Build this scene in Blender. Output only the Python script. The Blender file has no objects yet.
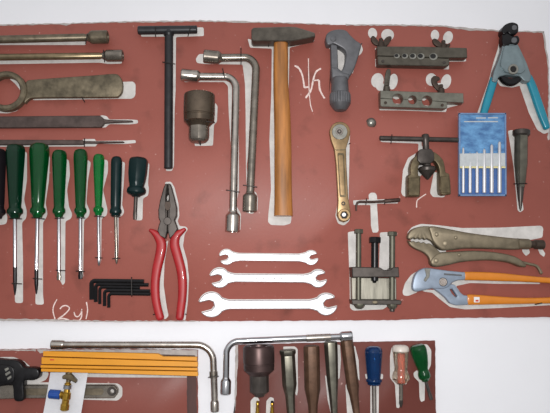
import bpy, bmesh, math, random
from mathutils import Vector
random.seed(7)
C = bpy.context.scene.collection
PI = math.pi

# ---------------------------------------------------------------- camera model (metres, wall plane y = 0)
F = 600.0
CX, CY = 275.0, 206.5
D = 0.96
ZC = 1.45
YAW = math.atan(25 / F)
PIT = math.atan(68.5 / F)
CAM = Vector((0, -D, ZC))
RIGHT = Vector((math.cos(YAW), -math.sin(YAW), 0))
FWD = Vector((math.sin(YAW) * math.cos(PIT), math.cos(YAW) * math.cos(PIT), math.sin(PIT)))
UP = RIGHT.cross(FWD)
HB = 0.006                       # face of the boards in front of the wall

def P(px, py, h):
    """point at height h off the wall that the photograph shows at px, py"""
    d = FWD * F + RIGHT * (px - CX) - UP * (py - CY)
    t = (-h - CAM.y) / d.y
    return CAM + d * t

def S(px, py, h):
    return ((P(px + 1, py, h) - P(px, py, h)).length + (P(px, py + 1, h) - P(px, py, h)).length) / 2

def lin(c):
    return tuple((x / 12.92 if x <= .04045 else ((x + .055) / 1.055) ** 2.4) for x in [v / 255 for v in c])

# ---------------------------------------------------------------- materials
def material(name, col, rough=.5, metal=0., var=.15, scale=60., stretch=(1, 1, 1), bump=0., bscale=None,
             col2=None, trans=0., coat=0., spec=.5, ior=1.45, rvar=.1, low=.35, high=.7):
    m = bpy.data.materials.new(name)
    m.use_nodes = True
    nt = m.node_tree
    N, L = nt.nodes, nt.links
    b = N['Principled BSDF']
    tc = N.new('ShaderNodeTexCoord')
    mp = N.new('ShaderNodeMapping')
    mp.inputs['Scale'].default_value = stretch
    L.new(tc.outputs['Object'], mp.inputs['Vector'])
    nz = N.new('ShaderNodeTexNoise')
    nz.inputs['Scale'].default_value = scale
    nz.inputs['Detail'].default_value = 6
    nz.inputs['Roughness'].default_value = .6
    L.new(mp.outputs['Vector'], nz.inputs['Vector'])
    rp = N.new('ShaderNodeValToRGB')
    a = lin(col)
    c2 = lin(col2) if col2 else tuple(min(1, x * (1 + var)) for x in a)
    c1 = tuple(x * (1 - var) for x in a) if not col2 else a
    rp.color_ramp.elements[0].position = low
    rp.color_ramp.elements[1].position = high
    rp.color_ramp.elements[0].color = (*c1, 1)
    rp.color_ramp.elements[1].color = (*c2, 1)
    L.new(nz.outputs['Fac'], rp.inputs['Fac'])
    L.new(rp.outputs['Color'], b.inputs['Base Color'])
    b.inputs['Metallic'].default_value = metal
    mr = N.new('ShaderNodeMapRange')
    mr.inputs['To Min'].default_value = max(.02, rough - rvar)
    mr.inputs['To Max'].default_value = min(1, rough + rvar)
    L.new(nz.outputs['Fac'], mr.inputs['Value'])
    L.new(mr.outputs['Result'], b.inputs['Roughness'])
    b.inputs['IOR'].default_value = ior
    b.inputs['Specular IOR Level'].default_value = spec
    b.inputs['Transmission Weight'].default_value = trans
    b.inputs['Coat Weight'].default_value = coat
    b.inputs['Coat Roughness'].default_value = .06
    if bump:
        n2 = N.new('ShaderNodeTexNoise')
        n2.inputs['Scale'].default_value = bscale or scale * 4
        n2.inputs['Detail'].default_value = 4
        L.new(mp.outputs['Vector'], n2.inputs['Vector'])
        bp = N.new('ShaderNodeBump')
        bp.inputs['Strength'].default_value = bump
        bp.inputs['Distance'].default_value = .001
        L.new(n2.outputs['Fac'], bp.inputs['Height'])
        L.new(bp.outputs['Normal'], b.inputs['Normal'])
    return m

def board_material(name, col, stain):
    m = material(name, col, rough=.44, spec=.3, var=.07, scale=9, bump=.12, bscale=260, rvar=.06, low=.3, high=.75)
    nt = m.node_tree
    N, L = nt.nodes, nt.links
    b = N['Principled BSDF']
    base = b.inputs['Base Color'].links[0].from_socket
    tc = next(n for n in N if n.type == 'TEX_COORD')
    def layer(src, scale, lo, hi, colour, detail=5, amount=1.):
        nz = N.new('ShaderNodeTexNoise')
        nz.inputs['Scale'].default_value = scale
        nz.inputs['Detail'].default_value = detail
        L.new(tc.outputs['Object'], nz.inputs['Vector'])
        mr = N.new('ShaderNodeMapRange')
        mr.inputs['From Min'].default_value = lo
        mr.inputs['From Max'].default_value = hi
        mr.inputs['To Max'].default_value = amount
        L.new(nz.outputs['Fac'], mr.inputs['Value'])
        mx = N.new('ShaderNodeMix')
        mx.data_type = 'RGBA'
        L.new(mr.outputs['Result'], mx.inputs['Factor'])
        L.new(src, mx.inputs['A'])
        mx.inputs['B'].default_value = (*lin(colour), 1)
        return mx.outputs['Result']
    s = layer(base, 22, .57, .8, stain, 6, .6)          # grease smudges
    s = layer(s, 150, .7, .76, (205, 170, 162), 2, .5)   # pale paint flecks
    s = layer(s, 230, .72, .78, (90, 50, 45), 2, .5)     # dark flecks
    L.new(s, b.inputs['Base Color'])
    return m

M = {}
M['wall'] = material('white_wall_paint', (228, 228, 232), rough=.7, var=.025, scale=5, bump=.1, bscale=120)
M['floor'] = material('grey_floor_tile', (150, 148, 145), rough=.5, var=.08, scale=8)
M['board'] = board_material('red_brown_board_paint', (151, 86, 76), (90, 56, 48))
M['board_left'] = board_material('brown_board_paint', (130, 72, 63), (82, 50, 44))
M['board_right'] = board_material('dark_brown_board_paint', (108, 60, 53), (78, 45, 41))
M['dark_band'] = material('dark_brown_band', (72, 44, 40), rough=.6, var=.3, scale=60, stretch=(1, 1, .3))
M['white_paint'] = material('white_silhouette_paint', (200, 196, 192), rough=.6, spec=.3, var=.14, scale=55, bump=.15, bscale=300)
M['grey_paint'] = material('smeared_grey_paint', (172, 164, 160), rough=.6, var=.22, scale=70, bump=.2)
M['chalk'] = material('white_chalk', (226, 204, 198), rough=.9, var=.2, scale=500)
M['wire'] = material('black_wire', (42, 36, 34), rough=.45, metal=.4, var=.2, scale=200)
M['olive'] = material('olive_worn_steel', (112, 102, 86), rough=.42, metal=.65, var=.3, scale=70, bump=.15)
M['brass_bar'] = material('brassy_worn_steel', (140, 124, 98), rough=.33, metal=.8, var=.25, scale=60)
M['ringsteel'] = material('tan_worn_steel', (112, 102, 84), rough=.48, metal=.55, var=.42, scale=70, bump=.3, bscale=240)
M['file'] = material('dark_file_steel', (84, 72, 68), rough=.5, metal=.6, var=.3, scale=80, bump=.6, bscale=700)
M['black'] = material('black_oxide_steel', (50, 50, 52), rough=.4, metal=.45, var=.2, scale=80)
M['jet'] = material('jet_black_steel', (26, 25, 27), rough=.32, metal=.4, var=.2, scale=120)
M['steel'] = material('worn_bright_steel', (188, 180, 172), rough=.25, metal=.95, var=.15, scale=60)
M['midsteel'] = material('grey_brown_steel', (142, 134, 124), rough=.27, metal=.85, var=.22, scale=60)
M['brownsteel'] = material('brown_socket_steel', (108, 95, 82), rough=.28, metal=.85, var=.2, scale=50)
M['purplesteel'] = material('dark_brown_socket_steel', (80, 64, 62), rough=.42, metal=.75, var=.2, scale=50)
M['chrome'] = material('chrome_steel', (205, 205, 208), rough=.16, metal=1., var=.04, scale=60, rvar=.03)
M['satin'] = material('satin_chrome', (218, 217, 220), rough=.52, metal=.8, var=.02, scale=60, rvar=.05)
M['hammer'] = material('dark_hammer_steel', (92, 86, 78), rough=.42, metal=.6, var=.3, scale=60, bump=.2)
M['wood'] = material('golden_hammer_wood', (164, 106, 50), rough=.45, var=.34, scale=26, stretch=(4, 4, .4), coat=.3)
M['slate'] = material('slate_grey_casting', (104, 104, 107), rough=.45, metal=.5, var=.15, scale=80)
M['flare'] = material('dull_dark_steel_bar', (92, 87, 78), rough=.38, metal=.7, var=.22, scale=70)
M['flare2'] = material('dull_grey_steel_bar', (122, 120, 110), rough=.38, metal=.7, var=.2, scale=70)
M['rustnut'] = material('brown_wing_nut_steel', (70, 58, 50), rough=.5, metal=.5, var=.25, scale=150)
M['tealgrey'] = material('teal_grey_painted_steel', (122, 136, 140), rough=.38, metal=.45, var=.12, scale=80)
M['teal'] = material('teal_grip_plastic', (20, 128, 150), rough=.28, var=.08, scale=60, coat=.4)
M['gold'] = material('tarnished_gold_plating', (158, 132, 98), rough=.38, metal=.8, var=.2, scale=70)
M['disc'] = material('dull_grey_disc_metal', (150, 148, 140), rough=.35, metal=.7, var=.12, scale=120)
M['bronze'] = material('dark_bronze_casting', (104, 92, 70), rough=.42, metal=.6, var=.3, scale=80, bump=.2)
M['gunmetal'] = material('gunmetal_steel', (76, 70, 66), rough=.4, metal=.6, var=.2, scale=80)
M['red'] = material('red_grip_plastic', (160, 30, 34), rough=.45, var=.12, scale=60, coat=.08)
M['orange'] = material('orange_grip_plastic', (206, 124, 36), rough=.38, var=.06, scale=60, coat=.2)
M['bluegrey'] = material('blue_grey_plated_steel', (142, 154, 170), rough=.4, metal=.3, var=.1, scale=80)
M['lock'] = material('olive_nickel_steel', (128, 117, 98), rough=.48, metal=.65, var=.18, scale=70)
M['green'] = material('clear_green_plastic', (2, 104, 48), rough=.09, var=.12, scale=60, trans=.7, coat=.15, spec=.2, rvar=.03)
M['brightgreen'] = material('bright_green_plastic', (4, 138, 60), rough=.1, var=.1, scale=60, trans=.6, coat=.15, spec=.2, rvar=.03)
M['deepgreen'] = material('deep_green_plastic', (2, 62, 38), rough=.1, var=.12, scale=60, trans=.6, coat=.15, spec=.2, rvar=.03)
M['darkteal'] = material('dark_teal_plastic', (7, 32, 33), spec=.35, rough=.3, var=.1, scale=60)
M['blackplastic'] = material('black_plastic', (24, 20, 24), rough=.3, var=.1, scale=60)
M['navy'] = material('navy_blue_plastic', (18, 58, 108), rough=.15, var=.12, scale=60, trans=.5, coat=.15, spec=.2, rvar=.03)
M['clear'] = material('clear_yellowish_plastic', (236, 222, 204), rough=.1, var=.05, scale=60, trans=.92, rvar=.05)
M['coral'] = material('coral_core_plastic', (226, 104, 76), rough=.4, var=.08, scale=60)
M['bluecard'] = material('blue_case_card', (56, 100, 150), rough=.35, var=.22, scale=60, stretch=(1, 1, 2), col2=(106, 160, 206), coat=.5)
M['bluelow'] = material('deep_blue_case_plastic', (62, 98, 156), rough=.35, var=.1, scale=50, coat=.4)
M['rim'] = material('pale_blue_rim_plastic', (104, 132, 170), rough=.3, var=.15, scale=90, coat=.4)
M['punchsteel'] = material('punch_steel', (114, 111, 100), rough=.38, metal=.85, var=.2, scale=70)
M['band'] = material('frosted_grey_band', (184, 188, 190), rough=.4, var=.08, scale=200)
M['yellowline'] = material('pale_yellow_line', (214, 204, 150), rough=.5, var=.05)
M['yellow'] = material('yellow_ruler_paint', (212, 142, 30), rough=.45, var=.07, scale=50, stretch=(.4, 1, 3))
M['slatedge'] = material('dark_joint_brown', (84, 48, 16), rough=.6, var=.2)
M['redmark'] = material('red_print', (196, 60, 36), rough=.6, var=.05)
M['white_print'] = material('white_print', (226, 226, 226), rough=.6, var=.05)
M['capwhite'] = material('off_white_cap', (206, 196, 186), rough=.3, var=.08)
M['film'] = material('milky_plastic_film', (208, 208, 212), rough=.3, var=.05, scale=50, bump=.4, bscale=60, coat=.3)
M['brass'] = material('yellow_brass', (190, 150, 62), rough=.25, metal=.9, var=.2, scale=90)
M['bluecap'] = material('blue_cap_plastic', (28, 68, 140), rough=.35, var=.1)
M['rust'] = material('rusty_brown_steel', (98, 72, 56), rough=.5, metal=.45, var=.25, scale=80, bump=.2)
M['greenish'] = material('grey_green_steel', (100, 98, 86), rough=.48, metal=.6, var=.2, scale=70)
M['darkrod'] = material('dark_rusty_rod_steel', (72, 54, 48), rough=.5, metal=.5, var=.3, scale=150)
M['block'] = material('brushed_pale_steel', (148, 144, 132), rough=.42, metal=.7, var=.28, scale=40, stretch=(6, 1, .6))
M['hole'] = material('dark_bore', (22, 20, 20), rough=.6, var=.2)

# ---------------------------------------------------------------- object helpers
def thing(name, label, cat, px, py, group=None):
    o = bpy.data.objects.new(name, None)
    C.objects.link(o)
    o.empty_display_size = .02
    o.location = P(px, py, HB)
    o['label'] = label
    o['category'] = cat
    if group:
        o['group'] = group
    return o

def wloc(o):
    v = Vector(o.location)
    while o.parent:
        o = o.parent
        v += o.location
    return v

def obj(name, bm, mat, parent=None, angle=35, label=None, cat=None, group=None, kind=None):
    bmesh.ops.remove_doubles(bm, verts=bm.verts, dist=1e-6)
    bmesh.ops.dissolve_degenerate(bm, dist=1e-7, edges=bm.edges)
    flats = [f for f in bm.faces if len(f.verts) == 3 and abs(f.normal.y) > .999]
    bmesh.ops.recalc_face_normals(bm, faces=bm.faces)
    if parent:
        off = wloc(parent)
    else:
        n = len(bm.verts)
        off = sum((v.co for v in bm.verts), Vector()) / n
    for v in bm.verts:
        v.co -= off
    me = bpy.data.meshes.new(name)
    for f in bm.faces:
        f.smooth = len(f.verts) <= 4
    for f in flats:
        if f.is_valid:
            f.smooth = False
    bm.to_mesh(me)
    bm.free()
    me.set_sharp_from_angle(angle=math.radians(angle))
    me.materials.append(M[mat])
    o = bpy.data.objects.new(name, me)
    C.objects.link(o)
    if parent:
        o.parent = parent
    else:
        o.location = off
    if label: o['label'] = label
    if cat: o['category'] = cat
    if group: o['group'] = group
    if kind: o['kind'] = kind
    return o

def NB():
    return bmesh.new()

# ---------------------------------------------------------------- 2D helpers (photograph pixels)
def smooth(pts, n=4, closed=True):
    out = []
    k = len(pts)
    rng = k if closed else k - 1
    for i in range(rng):
        if closed:
            p0, p1, p2, p3 = pts[i - 1], pts[i], pts[(i + 1) % k], pts[(i + 2) % k]
        else:
            p0, p1, p2, p3 = pts[max(i - 1, 0)], pts[i], pts[i + 1], pts[min(i + 2, k - 1)]
        for j in range(n):
            t = j / n
            out.append(tuple(.5 * ((2 * b) + (-a + c) * t + (2 * a - 5 * b + 4 * c - d) * t * t + (-a + 3 * b - 3 * c + d) * t ** 3)
                             for a, b, c, d in zip(p0, p1, p2, p3)))
    if not closed:
        out.append(tuple(pts[-1]))
    return out

def rnd(pts, r, n=3):
    """round every corner of a closed polygon"""
    out = []
    k = len(pts)
    for i in range(k):
        a, b, c = Vector(pts[i - 1][:2]), Vector(pts[i][:2]), Vector(pts[(i + 1) % k][:2])
        rr = r if len(pts[i]) < 3 else pts[i][2]
        d1, d2 = a - b, c - b
        q = min(rr, d1.length * .45, d2.length * .45)
        if q < .05:
            out.append((b.x, b.y)); continue
        s, e = b + d1.normalized() * q, b + d2.normalized() * q
        for j in range(n + 1):
            t = j / n
            p = s * (1 - t) ** 2 + b * 2 * t * (1 - t) + e * t * t
            out.append((p.x, p.y))
    return out

def circ(x, y, rx, ry=None, n=24, a0=0., a1=2 * PI, rot=0.):
    ry = ry or rx
    full = abs(a1 - a0 - 2 * PI) < 1e-6
    m = n if full else n + 1
    out = []
    for i in range(m):
        t = a0 + (a1 - a0) * i / n
        u, v = rx * math.cos(t), ry * math.sin(t)
        out.append((x + u * math.cos(rot) - v * math.sin(rot), y + u * math.sin(rot) + v * math.cos(rot)))
    return out

def bend(p0, c, p1, r, n=8):
    a, b, d = Vector(p0), Vector(c), Vector(p1)
    s, e = b + (a - b).normalized() * r, b + (d - b).normalized() * r
    k = .5523
    out = [tuple(a)]
    c1, c2 = s + (b - s) * k, e + (b - e) * k
    for j in range(n + 1):
        t = j / n
        out.append(tuple(s * (1 - t) ** 3 + c1 * 3 * t * (1 - t) ** 2 + c2 * 3 * t * t * (1 - t) + e * t ** 3))
    out.append(tuple(d))
    return out

# ---------------------------------------------------------------- mesh helpers
def area2(l):
    return sum(l[i - 1][0] * l[i][1] - l[i][0] * l[i - 1][1] for i in range(len(l))) / 2

def offset(l, d):
    out = []
    k = len(l)
    for i in range(k):
        a, b, c = Vector(l[i - 1]), Vector(l[i]), Vector(l[(i + 1) % k])
        e1, e2 = b - a, c - b
        if e1.length < 1e-9 or e2.length < 1e-9:
            out.append(tuple(b)); continue
        n1, n2 = Vector((-e1.y, e1.x)).normalized(), Vector((-e2.y, e2.x)).normalized()
        m = n1 + n2
        if m.length < 1e-3:
            m = n1
        m.normalize()
        s = d / max(.5, m.dot(n1))
        out.append(tuple(b + m * s))
    for _ in range(6):                      # close up edges that the inset turned round
        bad = False
        for i in range(k):
            e0 = Vector(l[i]) - Vector(l[i - 1])
            e1 = Vector(out[i]) - Vector(out[i - 1])
            if e1.length > 1e-9 and e0.dot(e1) < 0:
                mid = tuple((Vector(out[i]) + Vector(out[i - 1])) / 2)
                out[i] = out[i - 1] = mid
                bad = True
        if not bad:
            break
    return out

def prism(bm, pts, h0, h1, bev=0., holes=(), href=None, soft=False):
    """outline traced at height href (default h1), solid from h0 to h1 with a chamfered front"""
    href = h1 if href is None else href
    loops = []
    for k, l in enumerate([pts] + list(holes)):
        q = [P(x, y, href) for x, y in l]
        q = [(v.x, v.z) for v in q]
        cl = [q[0]]
        for p in q[1:]:
            if (Vector(p) - Vector(cl[-1])).length > 1e-5:
                cl.append(p)
        if (Vector(cl[0]) - Vector(cl[-1])).length < 1e-5:
            cl.pop()
        if (area2(cl) > 0) != (k == 0):
            cl.reverse()
        loops.append(cl)
    if bev:
        steps = [(h0, 0), (h1 - bev, 0)]
        if soft:
            steps += [(h1 - bev * .55, bev * .12), (h1 - bev * .2, bev * .42)]
        steps += [(h1, bev)]
    else:
        steps = [(h0, 0), (h1, 0)]
    fe, be = [], []
    ends = []
    for l in loops:
        rings = []
        for h, d in steps:
            o = offset(l, d) if d else l
            rings.append([bm.verts.new((x, -h, z)) for x, z in o])
        n = len(l)
        for r0, r1 in zip(rings, rings[1:]):
            for i in range(n):
                bm.faces.new((r0[i - 1], r0[i], r1[i], r1[i - 1]))
        ends.append((rings[0], rings[-1]))
    if len(loops) == 1:
        bm.faces.new(ends[0][1])
        bm.faces.new(ends[0][0][::-1])
    else:
        for w in (0, 1):
            es = []
            for e in ends:
                r = e[w]
                for i in range(len(r)):
                    ed = bm.edges.get((r[i - 1], r[i])) or bm.edges.new((r[i - 1], r[i]))
                    es.append(ed)
            bmesh.ops.triangle_fill(bm, use_beauty=True, use_dissolve=False, edges=es, normal=(0, -1, 0))
    return bm

def lathe3(bm, a, b, prof, n=24, mod=None, flat=1.):
    w = (b - a).normalized()
    Y = Vector((0, 1, 0))
    u = w.cross(Y)
    if u.length < 1e-3:
        u = Vector((1, 0, 0))
    u.normalize()
    v = w.cross(u)
    rings = []
    for d, r in prof:
        c = a + w * d
        if r <= 1e-7:
            rings.append([bm.verts.new(c)])
        else:
            ring = []
            for i in range(n):
                t = 2 * PI * i / n
                q = r * (mod(t, d) if mod else 1)
                ring.append(bm.verts.new(c + u * (q * math.cos(t)) + v * (q * flat * math.sin(t))))
            rings.append(ring)
    for r0, r1 in zip(rings, rings[1:]):
        if len(r0) == 1 and len(r1) == 1:
            continue
        for i in range(n):
            if len(r0) == 1:
                bm.faces.new((r0[0], r1[i - 1], r1[i]))
            elif len(r1) == 1:
                bm.faces.new((r0[i - 1], r0[i], r1[0]))
            else:
                bm.faces.new((r0[i - 1], r0[i], r1[i], r1[i - 1]))
    if len(rings[0]) > 1:
        bm.faces.new(rings[0])
    if len(rings[-1]) > 1:
        bm.faces.new(rings[-1])
    return bm

def lathe(bm, p0, p1, hc, prof, n=24, mod=None, flat=1., h1=None):
    """axis from pixel p0 to p1 at height hc; prof in pixels (distance along, radius)"""
    a, b = P(*p0, hc), P(*p1, hc if h1 is None else h1)
    L = math.hypot(p1[0] - p0[0], p1[1] - p0[1])
    s = (b - a).length / L
    return lathe3(bm, a, b, [(d * s, r * s) for d, r in prof], n, (lambda t, d: mod(t, d / s)) if mod else None, flat)

def hexmod(lim=1e9, phase=0., k=1., sides=6):
    st = 2 * PI / sides
    def f(t, d):
        if d > lim:
            return 1.
        x = ((t + phase) % st) - st / 2
        return 1 + k * (math.cos(st / 2) / math.cos(x) - 1)
    return f

def tube3(bm, path, r, n=10, caps=True):
    rings = []
    prev = None
    k = len(path)
    for i, p in enumerate(path):
        t = (path[min(i + 1, k - 1)] - path[max(i - 1, 0)]).normalized()
        if prev is None:
            u = t.cross(Vector((.31, .87, .4))).normalized()
        else:
            u = (prev - t * prev.dot(t)).normalized()
        prev = u
        v = t.cross(u)
        rr = r[i] if isinstance(r, (list, tuple)) else r
        rings.append([bm.verts.new(p + u * rr * math.cos(2 * PI * j / n) + v * rr * math.sin(2 * PI * j / n)) for j in range(n)])
    for r0, r1 in zip(rings, rings[1:]):
        for i in range(n):
            bm.faces.new((r0[i - 1], r0[i], r1[i], r1[i - 1]))
    if caps:
        bm.faces.new(rings[0]); bm.faces.new(rings[-1])
    return bm

def tube(bm, pts, r, hc, n=12):
    s = S(pts[0][0], pts[0][1], hc)
    return tube3(bm, [P(p[0], p[1], p[2] if len(p) > 2 else hc) for p in pts], [x * s for x in r] if isinstance(r, (list, tuple)) else r * s, n)

def sweep(bm, pts, rw, rd, hc, n=20, sq=1.3, endr=True):
    """flattened round bar along a path in the board's plane; rw half-widths in pixels, rd half-depth in metres"""
    path = [P(x, y, hc) for x, y in pts]
    s = S(pts[0][0], pts[0][1], hc)
    k = len(path)
    ws = [rw] * k if not isinstance(rw, (list, tuple)) else list(rw)
    ds = [rd] * k if not isinstance(rd, (list, tuple)) else list(rd)
    Y = Vector((0, 1, 0))
    sec = []
    for i, p in enumerate(path):
        t = (path[min(i + 1, k - 1)] - path[max(i - 1, 0)]).normalized()
        sec.append((p, t, ws[i] * s, ds[i]))
    if endr:
        def cap(q, sgn):
            p, t, w, d = q
            return [(p + t * sgn * w * .8 * math.sin(a), t, w * math.cos(a) ** .7, d * math.cos(a) ** .7) for a in (.35, .7, 1.0, 1.3)]
        sec = cap(sec[0], -1)[::-1] + sec + cap(sec[-1], 1)
    rings = []
    for p, t, w, d in sec:
        u = t.cross(Y).normalized()
        ring = []
        for j in range(n):
            a = 2 * PI * j / n
            c, q = math.cos(a), math.sin(a)
            c = math.copysign(abs(c) ** (1 / sq), c)
            q = math.copysign(abs(q) ** (1 / sq), q)
            ring.append(bm.verts.new(p + u * w * c + Y * d * q))
        rings.append(ring)
    for r0, r1 in zip(rings, rings[1:]):
        for i in range(n):
            bm.faces.new((r0[i - 1], r0[i], r1[i], r1[i - 1]))
    bm.faces.new(rings[0]); bm.faces.new(rings[-1])
    return bm

def rect(x0, y0, x1, y1):
    return [(x0, y0), (x1, y0), (x1, y1), (x0, y1)]

def lerp_path(tab, n=4):
    """table of (x, y, half width) -> smooth path and widths"""
    q = smooth(tab, n, False)
    return [(a[0], a[1]) for a in q], [a[2] for a in q]

# ---------------------------------------------------------------- the setting
def plane(name, x0, x1, y0, y1, z0, z1, mat):
    bm = NB()
    g = bmesh.ops.create_cube(bm, size=1)
    for v in g['verts']:
        v.co = Vector(((x0 + x1) / 2 + v.co.x * (x1 - x0), (y0 + y1) / 2 + v.co.y * (y1 - y0), (z0 + z1) / 2 + v.co.z * (z1 - z0)))
    return obj(name, bm, mat, kind='structure')

plane('wall_back', -2.6, 2.6, 0, .12, -.04, 2.9, 'wall')
plane('floor', -2.6, 2.6, -3.4, 0, -.04, 0, 'floor')

# ---------------------------------------------------------------- boards with their painted silhouettes
def ragged(pts, amp, step=3.):
    out = []
    k = len(pts)
    for i in range(k):
        a, b = Vector(pts[i]), Vector(pts[(i + 1) % k])
        n = max(1, int((b - a).length / step))
        for j in range(n):
            p = a.lerp(b, j / n)
            out.append((p.x + random.uniform(-amp, amp), p.y + random.uniform(-amp, amp)))
    return out

def board(label, outline, mat, px, py):
    t = thing('tool_board', label, 'tool board', px, py)
    bm = prism(NB(), ragged(outline, .3, 4), 0.0, HB, .0006)
    obj('panel', bm, mat, t, angle=50)
    return t

B1 = board('large red-brown painted tool board with white tool silhouettes, upper of the three boards',
           [(-70, 26), (0, 25), (60, 23.5), (110, 22), (140, 21), (200, 20.7), (262, 22), (300, 23), (330, 24.6), (390, 24.6),
            (440, 25.6), (470, 29), (500, 30.6), (544, 32), (546, 45), (548.6, 62), (549.6, 90), (550, 120), (553, 170), (558, 317),
            (440, 318.2), (400, 320), (330, 320.6), (220, 321.2), (110, 321.8), (0, 320.4), (-70, 320)], 'board', 240, 320)
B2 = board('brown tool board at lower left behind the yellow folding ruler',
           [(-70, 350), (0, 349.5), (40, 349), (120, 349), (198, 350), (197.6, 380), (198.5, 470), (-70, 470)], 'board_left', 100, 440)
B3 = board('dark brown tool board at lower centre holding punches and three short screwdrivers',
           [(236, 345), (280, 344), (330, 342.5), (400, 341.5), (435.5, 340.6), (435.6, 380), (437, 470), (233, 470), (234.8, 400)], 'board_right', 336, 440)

def paint(b, pts, sm=True, mat='white_paint', name='painted_silhouette', n=3, lvl=0):
    q = smooth(pts, n) if sm else pts
    bm = prism(NB(), q, HB - .0002, HB + .00012 + lvl * .000006)
    return obj(name, bm, mat, b)

# pale smeared paint along the ragged top edges
def smear(b, top, bot, mat='grey_paint', lvl=1):
    pts = ragged(top + bot[::-1], .45, 3)
    obj('smeared_edge', prism(NB(), pts, HB - .0004, HB + .0003), mat, b)

smear(B1, [(-70, 25.4), (0, 24.2), (60, 23), (64, 23), (70, 23), (110, 21.6), (200, 20.2), (262, 21.6), (330, 24.2)],
      [(-70, 26.2), (0, 25.6), (60, 24.2), (66, 25.6), (72, 24), (110, 22.7), (200, 21.6), (240, 22.6), (262, 22.8), (330, 25.0)])
smear(B1, [(346, 24.2), (390, 24.2), (440, 25.2), (470, 28), (500, 30), (544, 31.4)], [(346, 25.4), (390, 25.8), (440, 26.4), (470, 30.6), (500, 31.2), (544, 33)])
smear(B1, [(544, 32), (546, 45), (548.6, 62), (549.6, 90), (550, 140)], [(542.6, 33), (544.4, 45), (547.4, 62), (548.4, 90), (547.6, 140)])
smear(B1, [(-70, 318.6), (30, 319), (110, 320.8), (200, 320.8)], [(-70, 320.4), (0, 320.8), (110, 322), (200, 321.5)])
smear(B2, [(36, 349.4), (120, 349.2), (197.6, 350)], [(40, 353), (120, 356), (197.4, 358)])
smear(B2, [(-70, 350), (0, 349.5), (36, 349.4)], [(-70, 351), (0, 350.6), (36, 351)])
smear(B3, [(236, 345), (238.5, 345), (237, 380), (235, 413)], [(235.2, 345), (235.2, 380), (234.4, 413), (233.5, 413)])

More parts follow.
